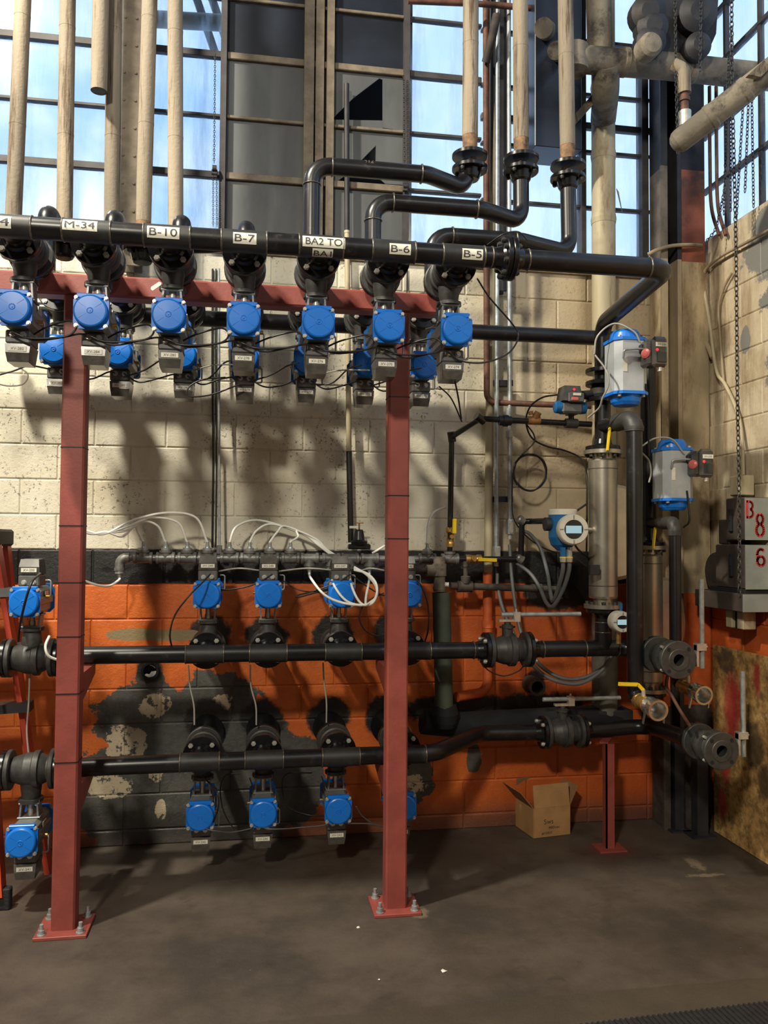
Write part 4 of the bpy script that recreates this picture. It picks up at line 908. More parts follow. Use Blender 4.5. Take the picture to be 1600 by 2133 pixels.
part(MB().lathe([(0, .0185), (.015, .0185)], b_, (0, 0, 1), 12), 'coupling', 'cream_pipe', t)
rg = P(748, 1128, 4.74)
t = thing('air_regulator', 'small black air regulator sitting on the air manifold', 'regulator', rg-V((0, 0, .05)))
part(MB().lathe([(-.02, .045), (0, .05), (.01, .034), (.06, .026), (.07, .020)], rg, (0, 0, 1), 18), 'bonnet', 'black_pipe', t); part(MB().box(rg+V((0, 0, -.03)), (.13, .06, .03), .006), 'body', 'black_pipe', t)
part(MB().cyl(rg+V((0, 0, .07)), rg+V((0, 0, .11)), .005, 8).beam(rg+V((-.025, 0, .108)), rg+V((.025, 0, .108)), .006, .006), 'adjusting_screw', 'bronze', t)
part(MB().beam(P(728, 1098, 4.7), P(746, 1098, 4.7), .003, .014), 'tag', 'housing_white', t)
# green wrapped pipe and its tee
gx = P(919, 1300, 4.62).x
t = thing('wrapped_pipe', 'dark green insulated pipe running down behind the two lower headers', 'pipe', (gx, 4.62, .70))
part(MB().tube([P(919, 1234, 4.62), P(926, 1490, 4.62)], .052, 0, 24), 'insulation', 'green_wrap', t)
g0 = P(915, 1232, 4.62)
part(MB().cyl(g0, g0+V((0, 0, .20)), .034, 18).lathe([(.09, .041), (.16, .041)], g0, (0, 0, 1), 18).cyl(g0+V((0, 0, .12)), g0+V((-.075, 0, .12)), .034, 16).lathe([(.01, .038), (.03, .038)], g0, (0, 0, 1), 16), 'tee_fitting', 'insul_dirty', t)
part(MB().cyl(g0+V((-.07, 0, .12)), g0+V((-.14, 0, .12)), .018, 12).lathe([(.0, .024), (.04, .024)], g0+V((-.12, 0, .12)), (-1, 0, 0), 8), 'stub', 'dirty_pipe', t)
part(MB().cyl(g0+V((.03, 0, .04)), g0+V((.055, -.01, .04)), .014, 10), 'plug', 'housing_white', t)
part(MB().lathe([(0, .06), (.03, .075), (.08, .085), (.13, .07)], P(925, 1515, 4.64), (0, 0, 1), 16), 'tar_joint', 'void', t)
part(MB().tube([P(880, 1502, 4.7), P(960, 1510, 4.72), P(1290, 1492, 4.78)], .075, .2, 20), 'tarred_pipe', 'void', t)
a = P(938, 1220, 4.70); b_ = P(1170, 1228, 4.74)
t = wall_pipe('wall_pipe', 'dirty horizontal pipe with an old gate valve in front of the black stripe', [a, b_], .021, 'dirty_pipe', 0, rings=[(P(968, 1222, 4.70), (1, 0, 0), .033, .045), (P(1118, 1225, 4.73), (1, 0, 0), .026, .03)])
q = P(970, 1215, 4.69); part(MB().lathe([(0, .026), (.04, .03), (.045, .014), (.09, .014), (.10, .018), (.13, .016)], q, (0, 0, 1), 12), 'bonnet', 'dirty_pipe', t)
part(MB().hull([P(1195, 1190, 4.76)+V((x, y, z)) for x, y, z in ((-.10, 0, .0), (.1, .02, -.05), (.0, -.06, -.1), (.02, .05, .1), (-.06, .05, -.16), (.09, 0, -.2), (.03, -.05, .05), (.12, .06, .02))]), 'burnt_lagging', 'void', t)
# stubs in the wall
def stub(px, py, r, L, label, film):
    c = P(px, py, WY-L); t = thing('pipe_stub', label, 'pipe', c-V((0, 0, r)))
    part(MB().lathe([(0, r*.72), (0, r), (L+.01, r)], c, (0, 1, 0), 22, caps=False).lathe([(0, r*.72), (L*.8, r*.72), (L*.8, .001)], c, (0, 1, 0), 22, caps=False), 'stub', 'dirty_pipe' if not film else 'void', t)
    if film:
        cc = c+V((0, L*.3, 0)); rr = r*.8
        part(MB().prism([cc+V((rr*math.cos(a_), 0, rr*math.sin(a_))) for a_ in (-2.5, -2.0, -1.5, -1.0, -.5, 0)]+[cc+V((.2*rr, 0, -.1*rr)), cc+V((-.1*rr, 0, -.5*rr)), cc+V((-.5*rr, 0, -.4*rr))], (0, .004, 0)).prism([cc+V((rr*math.cos(a_), 0, rr*math.sin(a_))) for a_ in (1.6, 1.2, .8, .4)]+[cc+V((.75*rr*math.cos(a_), 0, .75*rr*math.sin(a_))) for a_ in (.5, .9, 1.3, 1.6)], (0, .004, 0)), 'plastic_film', 'tube_white', t, 'crumpled pale plastic film')
stub(1120, 1432, .052, .14, 'open rusty pipe stub sticking out of the orange wall', False); stub(312, 1398, .050, .03, 'black hole with pale plastic film in the orange wall', True)

# ================================================================== AIR MANIFOLD
MYY = 4.70
mz = P(500, 1163, MYY).z
mf = thing('air_manifold', 'row of grey pipe tees on the black stripe feeding white air tubes', 'manifold', (.0, MYY, mz-.03))
part(MB().cyl((P(252, 1163, MYY).x, MYY, mz), (P(880, 1163, MYY).x, MYY, mz), .0185, 16), 'pipe_run', 'fitting', mf)
part(MB().cyl((P(800, 1163, MYY).x, MYY, mz), (P(1085, 1160, MYY).x, MYY, mz), .0175, 16), 'pipe_run', 'black_pipe', mf)
def teem(u): return MB().lathe([(-.052, .027), (-.05, .033), (-.036, .033), (-.034, .028), (.034, .028), (.036, .033), (.05, .033), (.052, .027)], ax=(1, 0, 0), n=16).lathe([(0, .028), (.028, .028), (.03, .034), (.044, .034)], ax=(0, 0, u), n=16)
TU = teem(1).mesh('tee', 'fitting'); TD = teem(-1).mesh('tee', 'fitting')
NUT = MB().lathe([(0, .027), (.016, .027)], ax=(0, 0, 1), n=6).lathe([(.014, .016), (.022, .014), (.03, .010), (.05, .0095)], ax=(0, 0, 1), n=12).mesh('tube_fitting', 'galv')
UPX = [298, 345, 390, 432, 478, 520, 562, 605]; DNX = [645, 690, 729, 770]
for px in UPX:
    x = P(px, 1163, MYY).x; shared(TU, 'tee', mf, (x, MYY, mz)); shared(NUT, 'tube_fitting', mf, (x, MYY, mz+.042))
for px in DNX:
    x = P(px, 1163, MYY).x; shared(TD, 'tee', mf, (x, MYY, mz)); shared(NUT, 'tube_fitting', mf, (x, MYY, mz-.042), (math.pi, 0, 0))
for px in (890, 937):
    x = P(px, 1163, MYY).x; shared(TU, 'tee', mf, (x, MYY, mz))
x = P(890, 1163, MYY).x; shared(NUT, 'tube_fitting', mf, (x, MYY, mz+.042))
e0 = P(250, 1163, MYY); part(MB().tube([(e0.x+.05, MYY, mz), (e0.x, MYY, mz), (e0.x, MYY, mz-.06)], .027, .035, 16).lathe([(0, .031), (.014, .031)], (e0.x, MYY, mz-.07), n=14), 'elbow', 'fitting', mf)
x = e0.x; shared(NUT, 'tube_fitting', mf, (x, MYY, mz-.07), (math.pi, 0, 0))
xk = P(985, 1162, MYY).x
part(MB().lathe([(-.045, .022), (-.045, .028), (-.02, .028), (-.012, .024), (.02, .024), (.03, .028), (.05, .028)], (xk, MYY, mz), (1, 0, 0), 10).cyl((xk, MYY, mz), (xk, MYY-.045, mz), .013, 8), 'brass_valve', 'brass', mf)
part(MB().beam((xk+.02, MYY-.05, mz), (xk+.13, MYY-.05, mz-.004), .02, .02, (0, 0, 1)), 'handle', 'yellow', mf, 'yellow lever pointing right')
q = P(938, 1118, MYY); part(MB().lathe([(-.06, .020), (-.06, .025), (-.04, .025), (-.03, .022), (.02, .022), (.03, .026), (.055, .026)], (q.x, MYY, q.z), (0, 0, 1), 10).cyl(q, q+V((0, -.04, 0)), .012, 8), 'brass_valve', 'brass', mf)
part(MB().beam(q+V((.012, -.045, .02)), q+V((.014, -.045, .105)), .02, .022, (0, 1, 0)), 'handle', 'yellow', mf, 'yellow lever pointing up')
xq = P(1085, 1160, MYY).x; q = P(1085, 1086, MYY); q2 = P(1150, 1085, 4.3)
part(MB().tube([(xq-.05, MYY, mz), (xq, MYY, mz), (xq, MYY-.02, q.z), (xq+.06, MYY-.03, q.z), q2], .0175, .03, 14), 'transmitter_line', 'black_pipe', mf)
for c in ((xq, MYY, mz), (xq, MYY-.02, q.z)): part(MB().lathe([(-.012, .026), (.02, .028), (.03, .024)], c, (-.6, 0, .4), 12), 'elbow_fitting', 'fitting', mf)
GT = 'white air tubes on the manifold'
def tube_thing(pts, label, m='tube_white', r=.0068, name='air_tube', cat='tube', grp=GT): return solo(MB().hose(pts, r), name, m, label, cat, grp)
TN = ['leftmost', 'second', 'third', 'fourth']
for i, (px, top, bx) in enumerate(zip(UPX[:4], (1096, 1086, 1078, 1068), (285, 300, 315, 345))):
    x = P(px, 1163, MYY).x
    tube_thing([(x, MYY, mz+.085), P(px-2, 1125, MYY), P(px-12-i*4, top+10, 4.66), P(bx-5+i*3, top, 4.62), P(255+i*8, top+13+(4-i)*2, 4.58), P(222, 1108+i, 4.55), P(190, 1112-i, 4.52), P(150, 1100-i*2, 4.48)], 'white air tube arching left from the '+TN[i]+' upright tee of the manifold')
for i, (px, top, bx) in enumerate(zip(UPX[4:], (1084, 1092, 1096, 1106), (548, 575, 600, 625))):
    x = P(px, 1163, MYY).x
    tube_thing([(x, MYY, mz+.085), P(px+1, 1128, MYY), P(px+16, top+12, 4.74), P(bx-5, top, 4.78), P(630+i*10, 1112+i*4, 4.80), P(662+i*6, 1135+i*3, 4.80), P(695+i*3, 1160, 4.80)], 'white air tube arching right from the '+['fifth', 'sixth', 'seventh', 'eighth'][i]+' upright tee of the manifold')
for i, px in enumerate(DNX):
    x = P(px, 1163, MYY).x; y = 1185
    mid = [[(648, 1205), (675, 1238), (715, 1256)], [(694, 1215), (712, 1243), (735, 1258)], [(731, 1215), (742, 1243), (755, 1259)], [(768, 1215), (763, 1240), (762, 1258)]][i]
    tube_thing([(x, MYY, mz-.085)]+[P(a_, b2, 4.50-.1*(k_+1)) for k_, (a_, b2) in enumerate(mid)]+[P(768, 1260-i, 4.22), P(784, 1240+i, 4.28), P(783, 1215+i*2, 4.34), P(765, 1195+i, 4.4), P(738, 1187-i*2, 4.44)], 'white air tube looping down from the '+TN[i]+' downward tee of the manifold')
tube_thing([(e0.x, MYY, mz-.11), P(248, 1208, 4.68), P(228, 1220, 4.62), P(200, 1218, 4.55), P(150, 1200, 4.45)], 'white air tube running left from the end elbow of the manifold')
tube_thing([P(890, 1140, MYY), P(892, 1095, 4.72), P(903, 1068, 4.74), P(928, 1056, 4.76)], 'thin white tube curving up beside the thin black pipe')
tube_thing([P(776, 1152, 4.74), P(790, 1144, 4.72), P(815, 1128, 4.7)], 'short white tube disappearing behind the right post')
for i, (px, xs) in enumerate(((396, [(392, 1385), (396, 1430), (404, 1470), (405, 1510)]), (523, [(521, 1385), (523, 1430), (533, 1470), (534, 1510)]), (675, [(673, 1380), (675, 1420), (680, 1460), (680, 1505)]), (60, [(62, 1400), (60, 1460), (56, 1520), (60, 1575)]))):
    tube_thing([P(a_, b2, 4.5 if i < 3 else 4.32) for a_, b2 in xs], ['grey tube hanging below the first valve of the waist-high header', 'grey tube hanging below the second valve of the waist-high header', 'grey tube hanging left of the right red post', 'grey tube hanging between the two end valves by the ladder'][i], 'tube_clear', .0045, grp='grey tubes hanging between the lower headers')
for i, (a_, b2) in enumerate(((455, 540), (580, 700), (745, 800))): tube_thing([P(a_, 1190, 4.52), P((a_+b2)/2, 1184, 4.58), P(b2, 1188, 4.52)], ['grey tube between the first two upright valve boxes', 'grey tube between the second and third upright valve boxes', 'grey tube from the third upright valve box to the right red post'][i], 'tube_clear', .0048, grp='grey tubes between valve boxes')
tube_thing([P(103, 1325, 4.18), P(95, 1345, 4.15), P(100, 1365, 4.15), P(118, 1374, 4.18), P(128, 1373, 4.2)], 'short white tube loop over the end valve flange beside the left post')

# ================================================================== CABLES
GCB = 'black cables of the upper valves'
def cable(pts, label, r=.0042, grp=GCB, m='cable', name='cable', cat='cable'): return solo(MB().hose(pts, r), name, m, label, cat, grp)
fz = HZ+zbd-.022
NM = ['34', 'M-34', 'B-10', 'B-7', 'BA2', 'B-6', 'B-5']
for i in range(6):
    a = V((VX[i]-.022, HY+.25-.105, fz)); b_ = V((VX[i+1]-.022, HY+.25-.105, fz)); m_ = (a+b_)/2
    cable([a, a+V((.02, -.02, -.004)), m_+V((-.05, -.02, -.030-.006*(i % 2))), m_+V((.06, -.02, -.012)), b_+V((-.03, -.012, .006)), b_], 'black cable sagging from the %s valve box to the %s valve box, front row' % (NM[i], NM[i+1]))
    lx = VX[i+1]-.075
    cable([a+V((.005, -.008, 0)), m_+V((-.07, -.028, -.025)), V((lx-.03, a.y-.03, fz-.012)), V((lx+.012, a.y-.02, fz+.028)), V((lx-.02, a.y, fz+.062)), V((m_.x-.02, a.y+.05, fz+.045)), V((VX[i]+.04, a.y+.1, fz+.02))], 'black cable loop between the %s and %s actuators, front row' % (NM[i], NM[i+1]))
    a = V((VX[i]+.022, BY-.25-.105, fz-.012)); b_ = V((VX[i+1]-.022, BY-.25-.105, fz-.012)); m_ = (a+b_)/2
    cable([a, m_+V((-.06, -.02, -.045)), m_+V((.03, -.02, -.035+.01*(i % 3))), b_+V((-.03, -.01, .002)), b_], 'black cable sagging between the %s and %s boxes, back row' % (NM[i], NM[i+1]))
    cable([a+V((.0, -.006, -.02)), m_+V((-.03, -.05, -.02+.03*(i % 2))), m_+V((.05, -.12, .045)), V((VX[i+1]-.06, 3.98, fz+.02))], 'black cable rising from the %s back-row box towards the %s valve' % (NM[i], NM[i+1]))
    if i % 2 == 0: cable([a+V((.03, 0, .03)), m_+V((0, -.15, .028)), V((VX[i+1]-.05, 3.75, fz-.05))], 'thin grey tube between the %s and %s valves' % (NM[i], NM[i+1]), .0035, 'thin grey tubes of the upper valves', 'tube_clear', 'air_tube', 'tube')
cable([V((VX[6]-.022, HY+.145, fz)), P(960, 752, 3.56), P(1010, 755, 3.62), P(1060, 735, 3.7), P(1080, 700, 3.75), P(1065, 672, 3.75), P(1020, 620, 3.7), P(994, 580, 3.62)], 'long black cable looping right from the B-5 valve up to its flange')
cable([P(915, 805, 4.25), P(940, 830, 4.3), P(962, 878, 4.4)], 'cut black cable end dangling below the B-5 back-row valve'); cable([P(948, 795, 3.6), P(955, 830, 3.7), P(961, 872, 3.85)], 'straight black cable dangling below the B-5 front-row valve')
cable([P(500, 800, 4.2), P(440, 822, 4.2), P(393, 825, 4.2), P(395, 805, 4.2), P(425, 790, 4.2), P(470, 786, 4.2)], 'slack black cable loop hanging under the B-10 valve')
cable([P(-5, 782, 3.9), P(30, 772, 3.9), P(62, 762, 3.95), P(100, 768, 4.1)], 'black cable entering at the left picture edge under the first valve'); cable([P(-5, 800, 4.1), P(20, 804, 4.1), P(48, 800, 4.1), P(58, 780, 4.1), P(35, 762, 4.1)], 'thin grey tube loop at the left picture edge', .0035, 'thin grey tubes of the upper valves', 'tube_clear', 'air_tube', 'tube')
cable([P(1015, 510, 3.42), P(1050, 487, 3.36), P(1080, 483, 3.4), P(1098, 500, 3.45)], 'thin black wire over the header flange', .003)
# cables of the lower valves
GL = 'black cables of the lower valves'
cable([P(84, 1195, 4.15), P(68, 1210, 4.0), P(55, 1245, 3.98), P(42, 1300, 4.05), P(38, 1335, 4.15)], 'pair of black cables falling across the blue cap beside the ladder', .006, GL)
cable([P(438, 1196, 4.38), P(420, 1215, 4.3), P(395, 1240, 4.25), P(365, 1280, 4.25), P(354, 1320, 4.25), P(358, 1348, 4.3)], 'black cable bowing left from the first upright valve', .0045, GL)
cable([P(568, 1196, 4.38), P(535, 1215, 4.4), P(495, 1226, 4.42), P(460, 1228, 4.45), P(450, 1215, 4.45)], 'black cable from the second upright valve to the first', .0045, GL)
cable([P(730, 1196, 4.38), P(700, 1215, 4.4), P(650, 1232, 4.42), P(620, 1240, 4.4), P(622, 1244, 4.4), P(660, 1234, 4.42), P(692, 1228, 4.45)], 'black cable with a loop left of the third upright valve', .0045, GL)
cable([P(590, 1210, 4.5), P(620, 1228, 4.45), P(655, 1232, 4.45), P(700, 1222, 4.5)], 'thin black cable sagging between the second and third upright valves', .0035, GL)
cable([P(735, 1200, 4.45), P(770, 1225, 4.45), P(800, 1240, 4.45), P(830, 1230, 4.5)], 'black cable passing behind the right post at cap height', .004, GL)
cable([P(800, 1235, 4.5), P(762, 1255, 4.5), P(749, 1285, 4.5), P(760, 1312, 4.5), P(785, 1324, 4.5), P(815, 1318, 4.5)], 'round black cable loop left of the right red post', .004, GL)
cable([P(862, 1200, 4.42), P(880, 1225, 4.35), P(892, 1265, 4.35), P(892, 1310, 4.35), P(884, 1340, 4.4)], 'black cable bowing right behind the right red post', .0045, GL)
cable([P(1000, 1378, 4.28), P(1020, 1398, 4.28), P(1050, 1408, 4.28), P(1080, 1398, 4.28), P(1090, 1388, 4.3)], 'thin black wire under the waist-high hand valve', .0035, GL)
for i, (x0, x1, y0) in enumerate(((425, 550, 1725), (545, 700, 1722))):
    cable([P(x0, y0, 4.3), P(x0+18, y0+5, 4.2), P((x0+x1)/2, y0+8-i*6, 4.3), P(x1-10, y0-10, 4.35), P(x1-15, y0-60, 4.4), P(x1-30, y0-105, 4.45)], ['thin cable low between the first two hanging valves', 'thin cable low between the second and third hanging valves'][i], .0035, GL, 'flex_grey')
cable([P(445, 1712, 4.3), P(455, 1680, 4.25), P(452, 1650, 4.25), P(430, 1625, 4.35), P(415, 1608, 4.4)], 'black cable curling up beside the first hanging valve', .004, GL)
cable([P(725, 1715, 4.3), P(770, 1716, 4.35), P(800, 1722, 4.4)], 'grey cable from the third hanging valve to the right post', .0035, GL, 'flex_grey')
cable([P(742, 1680, 4.3), P(755, 1700, 4.35), P(780, 1718, 4.4)], 'grey cable drooping right of the third hanging valve', .0035, GL, 'flex_grey')
cable([P(650, 1610, 4.45), P(598, 1612, 4.5), P(588, 1640, 4.5), P(600, 1680, 4.5), P(640, 1697, 4.5), P(680, 1700, 4.45)], 'round black cable loop between the second and third hanging valves', .0035, GL)
cable([P(500, 1612, 4.5), P(470, 1615, 4.5), P(459, 1645, 4.5), P(466, 1690, 4.5), P(490, 1728, 4.5), P(520, 1730, 4.45)], 'round black cable loop between the first and second hanging valves', .0035, GL)
# cables and flexible conduit on the right
GR = 'cables and flexible conduits by the flow meters'
cable([P(1163, 822, 4.35), P(1130, 828, 4.5), P(1104, 848, 4.6), P(1096, 880, 4.66), P(1108, 912, 4.7), P(1140, 930, 4.72), P(1175, 938, 4.72), P(1210, 955, 4.6), P(1222, 985, 4.45), P(1223, 1050, 4.42), P(1222, 1160, 4.42)], 'black cable from the small actuator running down beside the flow meter', .0055, GR)
pts = []
for k in range(33):
    an = 2*math.pi*k/12+2.4; rr = 35-(k % 5)*.6; pts.append(P(1103+rr*math.cos(an)+k*.06, 984+rr*1.12*math.sin(an), 4.73+.0006*k))
cable(pts, 'coil of black cable hung on the right grey conduit', .0045, GR)
cable([P(1098, 885, 4.66), P(1112, 905, 4.7), P(1112, 922, 4.7), P(1090, 945, 4.72), P(1072, 965, 4.73)], 'black cable feeding down into the hung coil', .0045, GR)
cable([P(1068, 985, 4.72), P(1067, 1060, 4.72), P(1075, 1090, 4.72), P(1100, 1120, 4.72), P(1130, 1140, 4.72), P(1160, 1152, 4.74)], 'thin black cable tied along the right grey conduit', .004, GR)
cable([P(1200, 1065, 4.25), P(1222, 1050, 4.3)], 'black cable from the blue transmitter to the flow meter', .006, GR); cable([P(1195, 1130, 4.15), P(1205, 1145, 4.2), P(1225, 1162, 4.3), P(1228, 1180, 4.35)], 'black cable below the round white display', .006, GR)
solo(MB().box(P(1238, 1187, 4.20), (.055, .03, .055), .003), 'terminal_plate', 'dark_steel', 'small black plate clipped to the tall flow meter', 'plate')
flexes = [([P(1173, 1162, 4.1), P(1172, 1190, 4.12), P(1163, 1225, 4.2), P(1152, 1252, 4.3), P(1146, 1230, 4.45), P(1140, 1190, 4.6), P(1125, 1140, 4.68), P(1105, 1113, 4.70), P(1090, 1106, 4.70)], 'grey flexible conduit looping from the transmitter to the conduit body'),
          ([P(1186, 1162, 4.1), P(1185, 1190, 4.12), P(1172, 1230, 4.2), P(1152, 1263, 4.3), P(1138, 1255, 4.45), P(1125, 1225, 4.6), P(1105, 1195, 4.68), P(1075, 1172, 4.72)], 'grey flexible conduit looping from the transmitter towards the black stripe'),
          ([P(1036, 1195, 4.74), P(1037, 1225, 4.72), P(1050, 1275, 4.66), P(1075, 1330, 4.6), P(1110, 1385, 4.5), P(1150, 1415, 4.45), P(1205, 1424, 4.42), P(1250, 1400, 4.42), P(1270, 1370, 4.42)], 'lower grey flexible conduit sweeping under the waist-high header'),
          ([P(1062, 1135, 4.74), P(1065, 1190, 4.70), P(1075, 1270, 4.64), P(1090, 1330, 4.58), P(1125, 1385, 4.5), P(1170, 1412, 4.45), P(1215, 1412, 4.44), P(1258, 1390, 4.44), P(1276, 1365, 4.44)], 'upper grey flexible conduit sweeping under the waist-high header')]
for pts, lab in flexes: cable(pts, lab, .0115, GR, 'flex_grey', 'flexible_conduit', 'conduit')
tube_thing([P(1238, 738, 4.1), P(1245, 700, 4.08), P(1280, 674, 4.05), P(1320, 690, 4.0), P(1333, 712, 4.0)], 'clear tube arching over the upright actuator of the first riser', 'tube_clear', .005, grp='clear tubes of the upright actuators')
tube_thing([P(1240, 740, 4.05), P(1262, 770, 4.0), P(1268, 800, 4.0), P(1255, 830, 4.05), P(1248, 850, 4.1), P(1225, 870, 4.2)], 'clear tube curling left of the upright actuator of the first riser', 'tube_clear', .005, grp='clear tubes of the upright actuators')
tube_thing([P(1336, 930, 4.25), P(1365, 913, 4.25), P(1400, 915, 4.25), P(1425, 945, 4.25)], 'clear tube arching over the upright actuator by the corner column', 'tube_clear', .005, grp='clear tubes of the upright actuators')
tube_thing([P(1336, 942, 4.25), P(1352, 960, 4.25), P(1356, 985, 4.25), P(1352, 1005, 4.25)], 'clear tube left of the upright actuator by the corner column', 'tube_clear', .005, grp='clear tubes of the upright actuators')
cable([P(1431, 1022, 4.2), P(1434, 1050, 4.2), P(1436, 1085, 4.2), P(1424, 1098, 4.25)], 'black cable below the switch box by the corner column', .006, GR)
cable([P(1345, 800, 4.0), P(1350, 850, 4.1), P(1352, 950, 4.2)], 'black cable below the switch box of the first riser', .005, GR)
cable([(2.27, 4.16, 1.12), P(1388, 1425, 4.05), P(1400, 1450, 3.95), P(1418, 1482, 3.9), P(1437, 1512, 3.9)], 'dark red hose hanging towards the lower flanged valve', .009, GR, 'rust_pipe', 'hose', 'hose')

for px, r, lab in ((443, .0055, 'dark grimy cable fixed down the wall behind the B-7 valve, left strand'), (450, .004, 'dark grimy cable fixed down the wall behind the B-7 valve, right strand'), (848, .004, 'thin dark cable down the wall just right of the right red post')):
    y1 = 1140
    cable([P(px, 560, WY-.008), P(px-1, 760, WY-.008), P(px+1, 960, WY-.008), P(px-1, y1, WY-.008)], lab, r, 'cables fixed down the back wall')

# ================================================================== LOOSE THINGS
# stepladder at the left edge
lt = thing('stepladder', 'red fibreglass stepladder at the left picture edge beside the end valves', 'ladder', (-1.3, 4.3, 0))
topz = 1.80; tx = P(2, 1120, 4.40)
def rail(a, b_, w_, d, m): part(MB().beam(a, b_, w_, d, (0, 1, 0)), 'rail', m, lt)
cap = V((tx.x-.06, 4.42, tx.z))
F1 = PF(2, 1893); B1 = V((P(100, 1760, 4.55).x, 4.58, 0)); F0 = F1+V((-.5, .1, 0))
rail(V((cap.x-.02, 4.36, cap.z-.04)), F1+V((0, 0, .06)), .028, .075, 'ladder_orange')
rail(V((cap.x+.03, 4.44, cap.z-.04)), B1, .026, .08, 'ladder_red'); rail(V((cap.x+.0, 4.72, cap.z-.04)), B1+V((-.12, .25, 0)), .026, .07, 'ladder_red')
rail(V((cap.x-.32, 4.5, cap.z-.04)), F0, .028, .075, 'ladder_orange')
part(MB().box((cap.x-.13, 4.50, cap.z), (.34, .42, .09), .012), 'top_cap', 'rubber', lt)
part(MB().box(F1+V((0, 0, .05)), (.09, .05, .10), .006), 'rubber_foot', 'rubber', lt)
for k, (py, x1) in enumerate(((1232, 36), (1348, 50), (1470, 66), (1600, 80))):
    b_ = P(x1, py, 4.46); a = V((b_.x-.45, 4.44, b_.z-.02)); part(MB().beam(a, b_, .10, .045, (0, 0, 1)), 'tread', 'dark_steel' if k else 'alu', lt)
# open cardboard box
a = PF(1112, 1747); b_ = PF(1187, 1738); ux = (b_-a).normalized(); uy = V((-ux.y, ux.x, 0)); W_ = (b_-a).length; D_ = .24; H_ = .172
bx = thing('cardboard_box', 'small open cardboard box on the floor by the wall', 'box', a)
def cb(o, u, v, name, m='cardboard'): part(MB().prism([o, o+u, o+u+v, o+v], u.cross(v).normalized()*.004), name, m, bx)
z_ = V((0, 0, 1)); o = a+V((0, 0, .003))
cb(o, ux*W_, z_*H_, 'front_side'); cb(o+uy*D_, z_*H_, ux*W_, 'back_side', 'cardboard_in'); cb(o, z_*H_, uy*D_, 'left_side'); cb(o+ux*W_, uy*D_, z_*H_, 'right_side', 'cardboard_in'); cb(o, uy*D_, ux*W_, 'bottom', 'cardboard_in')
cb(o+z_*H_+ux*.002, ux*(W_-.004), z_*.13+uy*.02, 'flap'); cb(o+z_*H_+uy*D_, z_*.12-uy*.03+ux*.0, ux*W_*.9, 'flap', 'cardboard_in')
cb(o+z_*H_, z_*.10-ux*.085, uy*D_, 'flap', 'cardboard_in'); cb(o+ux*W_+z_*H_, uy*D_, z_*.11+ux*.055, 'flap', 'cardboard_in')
def wr(t_, w_, h_, cx_, cz_): part(MB().text(t_, w_, h_, lambda u, v: o+ux*(W_*cx_+u)+z_*(H_*cz_+v)-uy*.0052), 'handwriting', 'ink', bx)
wr('Sws', .062, .028, .40, .52); wr('480vac', .075, .016, .55, .31); wr('#1007', .07, .016, .35, .13)
# chipboard sheet against the right wall
m = mat('osb', (.36, .21, .07), .8, 0, .5, 22, (.62, .42, .17), .5, .7, 16)
nt = m.node_tree; bs = nt.nodes['Principled BSDF']; old = bs.inputs['Base Color'].links[0].from_socket
co = _n(nt, 'ShaderNodeNewGeometry').outputs['Position']; sp = _n(nt, 'ShaderNodeSeparateXYZ'); nt.links.new(co, sp.inputs[0]); X, Z = sp.outputs[1], sp.outputs[2]; nw = _noise(nt, co, 13, 8, .7)
g = union([blob(4.44, .78, .085, .24, .7), blob(4.52, .48, .06, .16, .7), blob(4.2, 1.0, .03, .09, .6), blob(4.55, .2, .05, .1, .6)])
c = _mix(nt, _math(nt, 'MULTIPLY', _ramp(nt, g, 1.35, .55), .85), old, (.42, .018, .022))
g2 = union([blob(4.25, .62, .12, .14, .6), blob(4.14, .45, .07, .1, .6), blob(4.5, 1.05, .1, .08, .6)])
c = _mix(nt, _math(nt, 'MULTIPLY', _ramp(nt, g2, 1.2, .7), .8), c, (.05, .035, .02)); nt.links.new(c, bs.inputs['Base Color'])
a = PX(1487, 1352, 2.81); solo(MB().bb((2.80, 2.2, .004), (2.82, 4.64, 1.13)), 'chipboard_sheet', m, 'paint-stained chipboard sheet leaning on the right wall', 'board')
# rubber mat at the bottom right corner
a, b_ = PF(1180, 2145), PF(1610, 2092); d = (b_-a).normalized(); n_ = V((d.y, -d.x, 0)); a2, b2 = a-d*.3, b_+d*.6
mt = thing('rubber_mat', 'black ribbed rubber mat at the bottom right corner', 'mat', (a2+b2)/2)
part(MB().prism([a2, b2, b2+n_*1.2, a2+n_*1.2], (0, 0, .012)), 'mat_base', 'rubber', mt)
rib = MB()
L_ = (b2-a2).length; k = 0
while k*.022 < L_:
    p_ = a2+d*(k*.022)+V((0, 0, .012)); rib.prism([p_, p_+d*.009, p_+d*.009+n_*1.2, p_+n_*1.2], (0, 0, .005)); k += 1
part(rib, 'ribs', 'rubber', mt, kind='stuff')

# electrical gear on the right wall
def ebox(y0, y1, z0, z1, x0=2.70, m='panel_shaded'): return MB().bb((x0, y0, z0), (RX+.004, y1, z1), .006)
et = thing('disconnect_switch', 'stacked grey disconnect switches with red stencilled B, 8 and 6 on the right wall', 'switch box', (2.77, 4.3, 1.49))
zt1 = PX(1555, 1035, 2.7).z; zm = PX(1555, 1130, 2.7).z; zb1 = PX(1555, 1228, 2.7).z
YF = PX(1553, 1100, 2.70).y
part(ebox(YF+.004, YF+.19, zm+.012, zt1), 'upper_case', 'panel_shaded', et); part(ebox(YF+.004, YF+.30, zb1, zm-.012), 'lower_case', 'panel_shaded', et); part(ebox(YF+.19, YF+.30, zm-.01, zt1-.12, 2.72), 'side_case', 'panel_shaded', et)
part(MB().bb((2.70, YF, zm+.014), (RX, YF+.004, zt1-.004)), 'end_cover', 'panel_grey', et); part(MB().bb((2.70, YF, zb1), (RX, YF+.004, zm-.014)), 'end_cover', 'panel_grey', et)
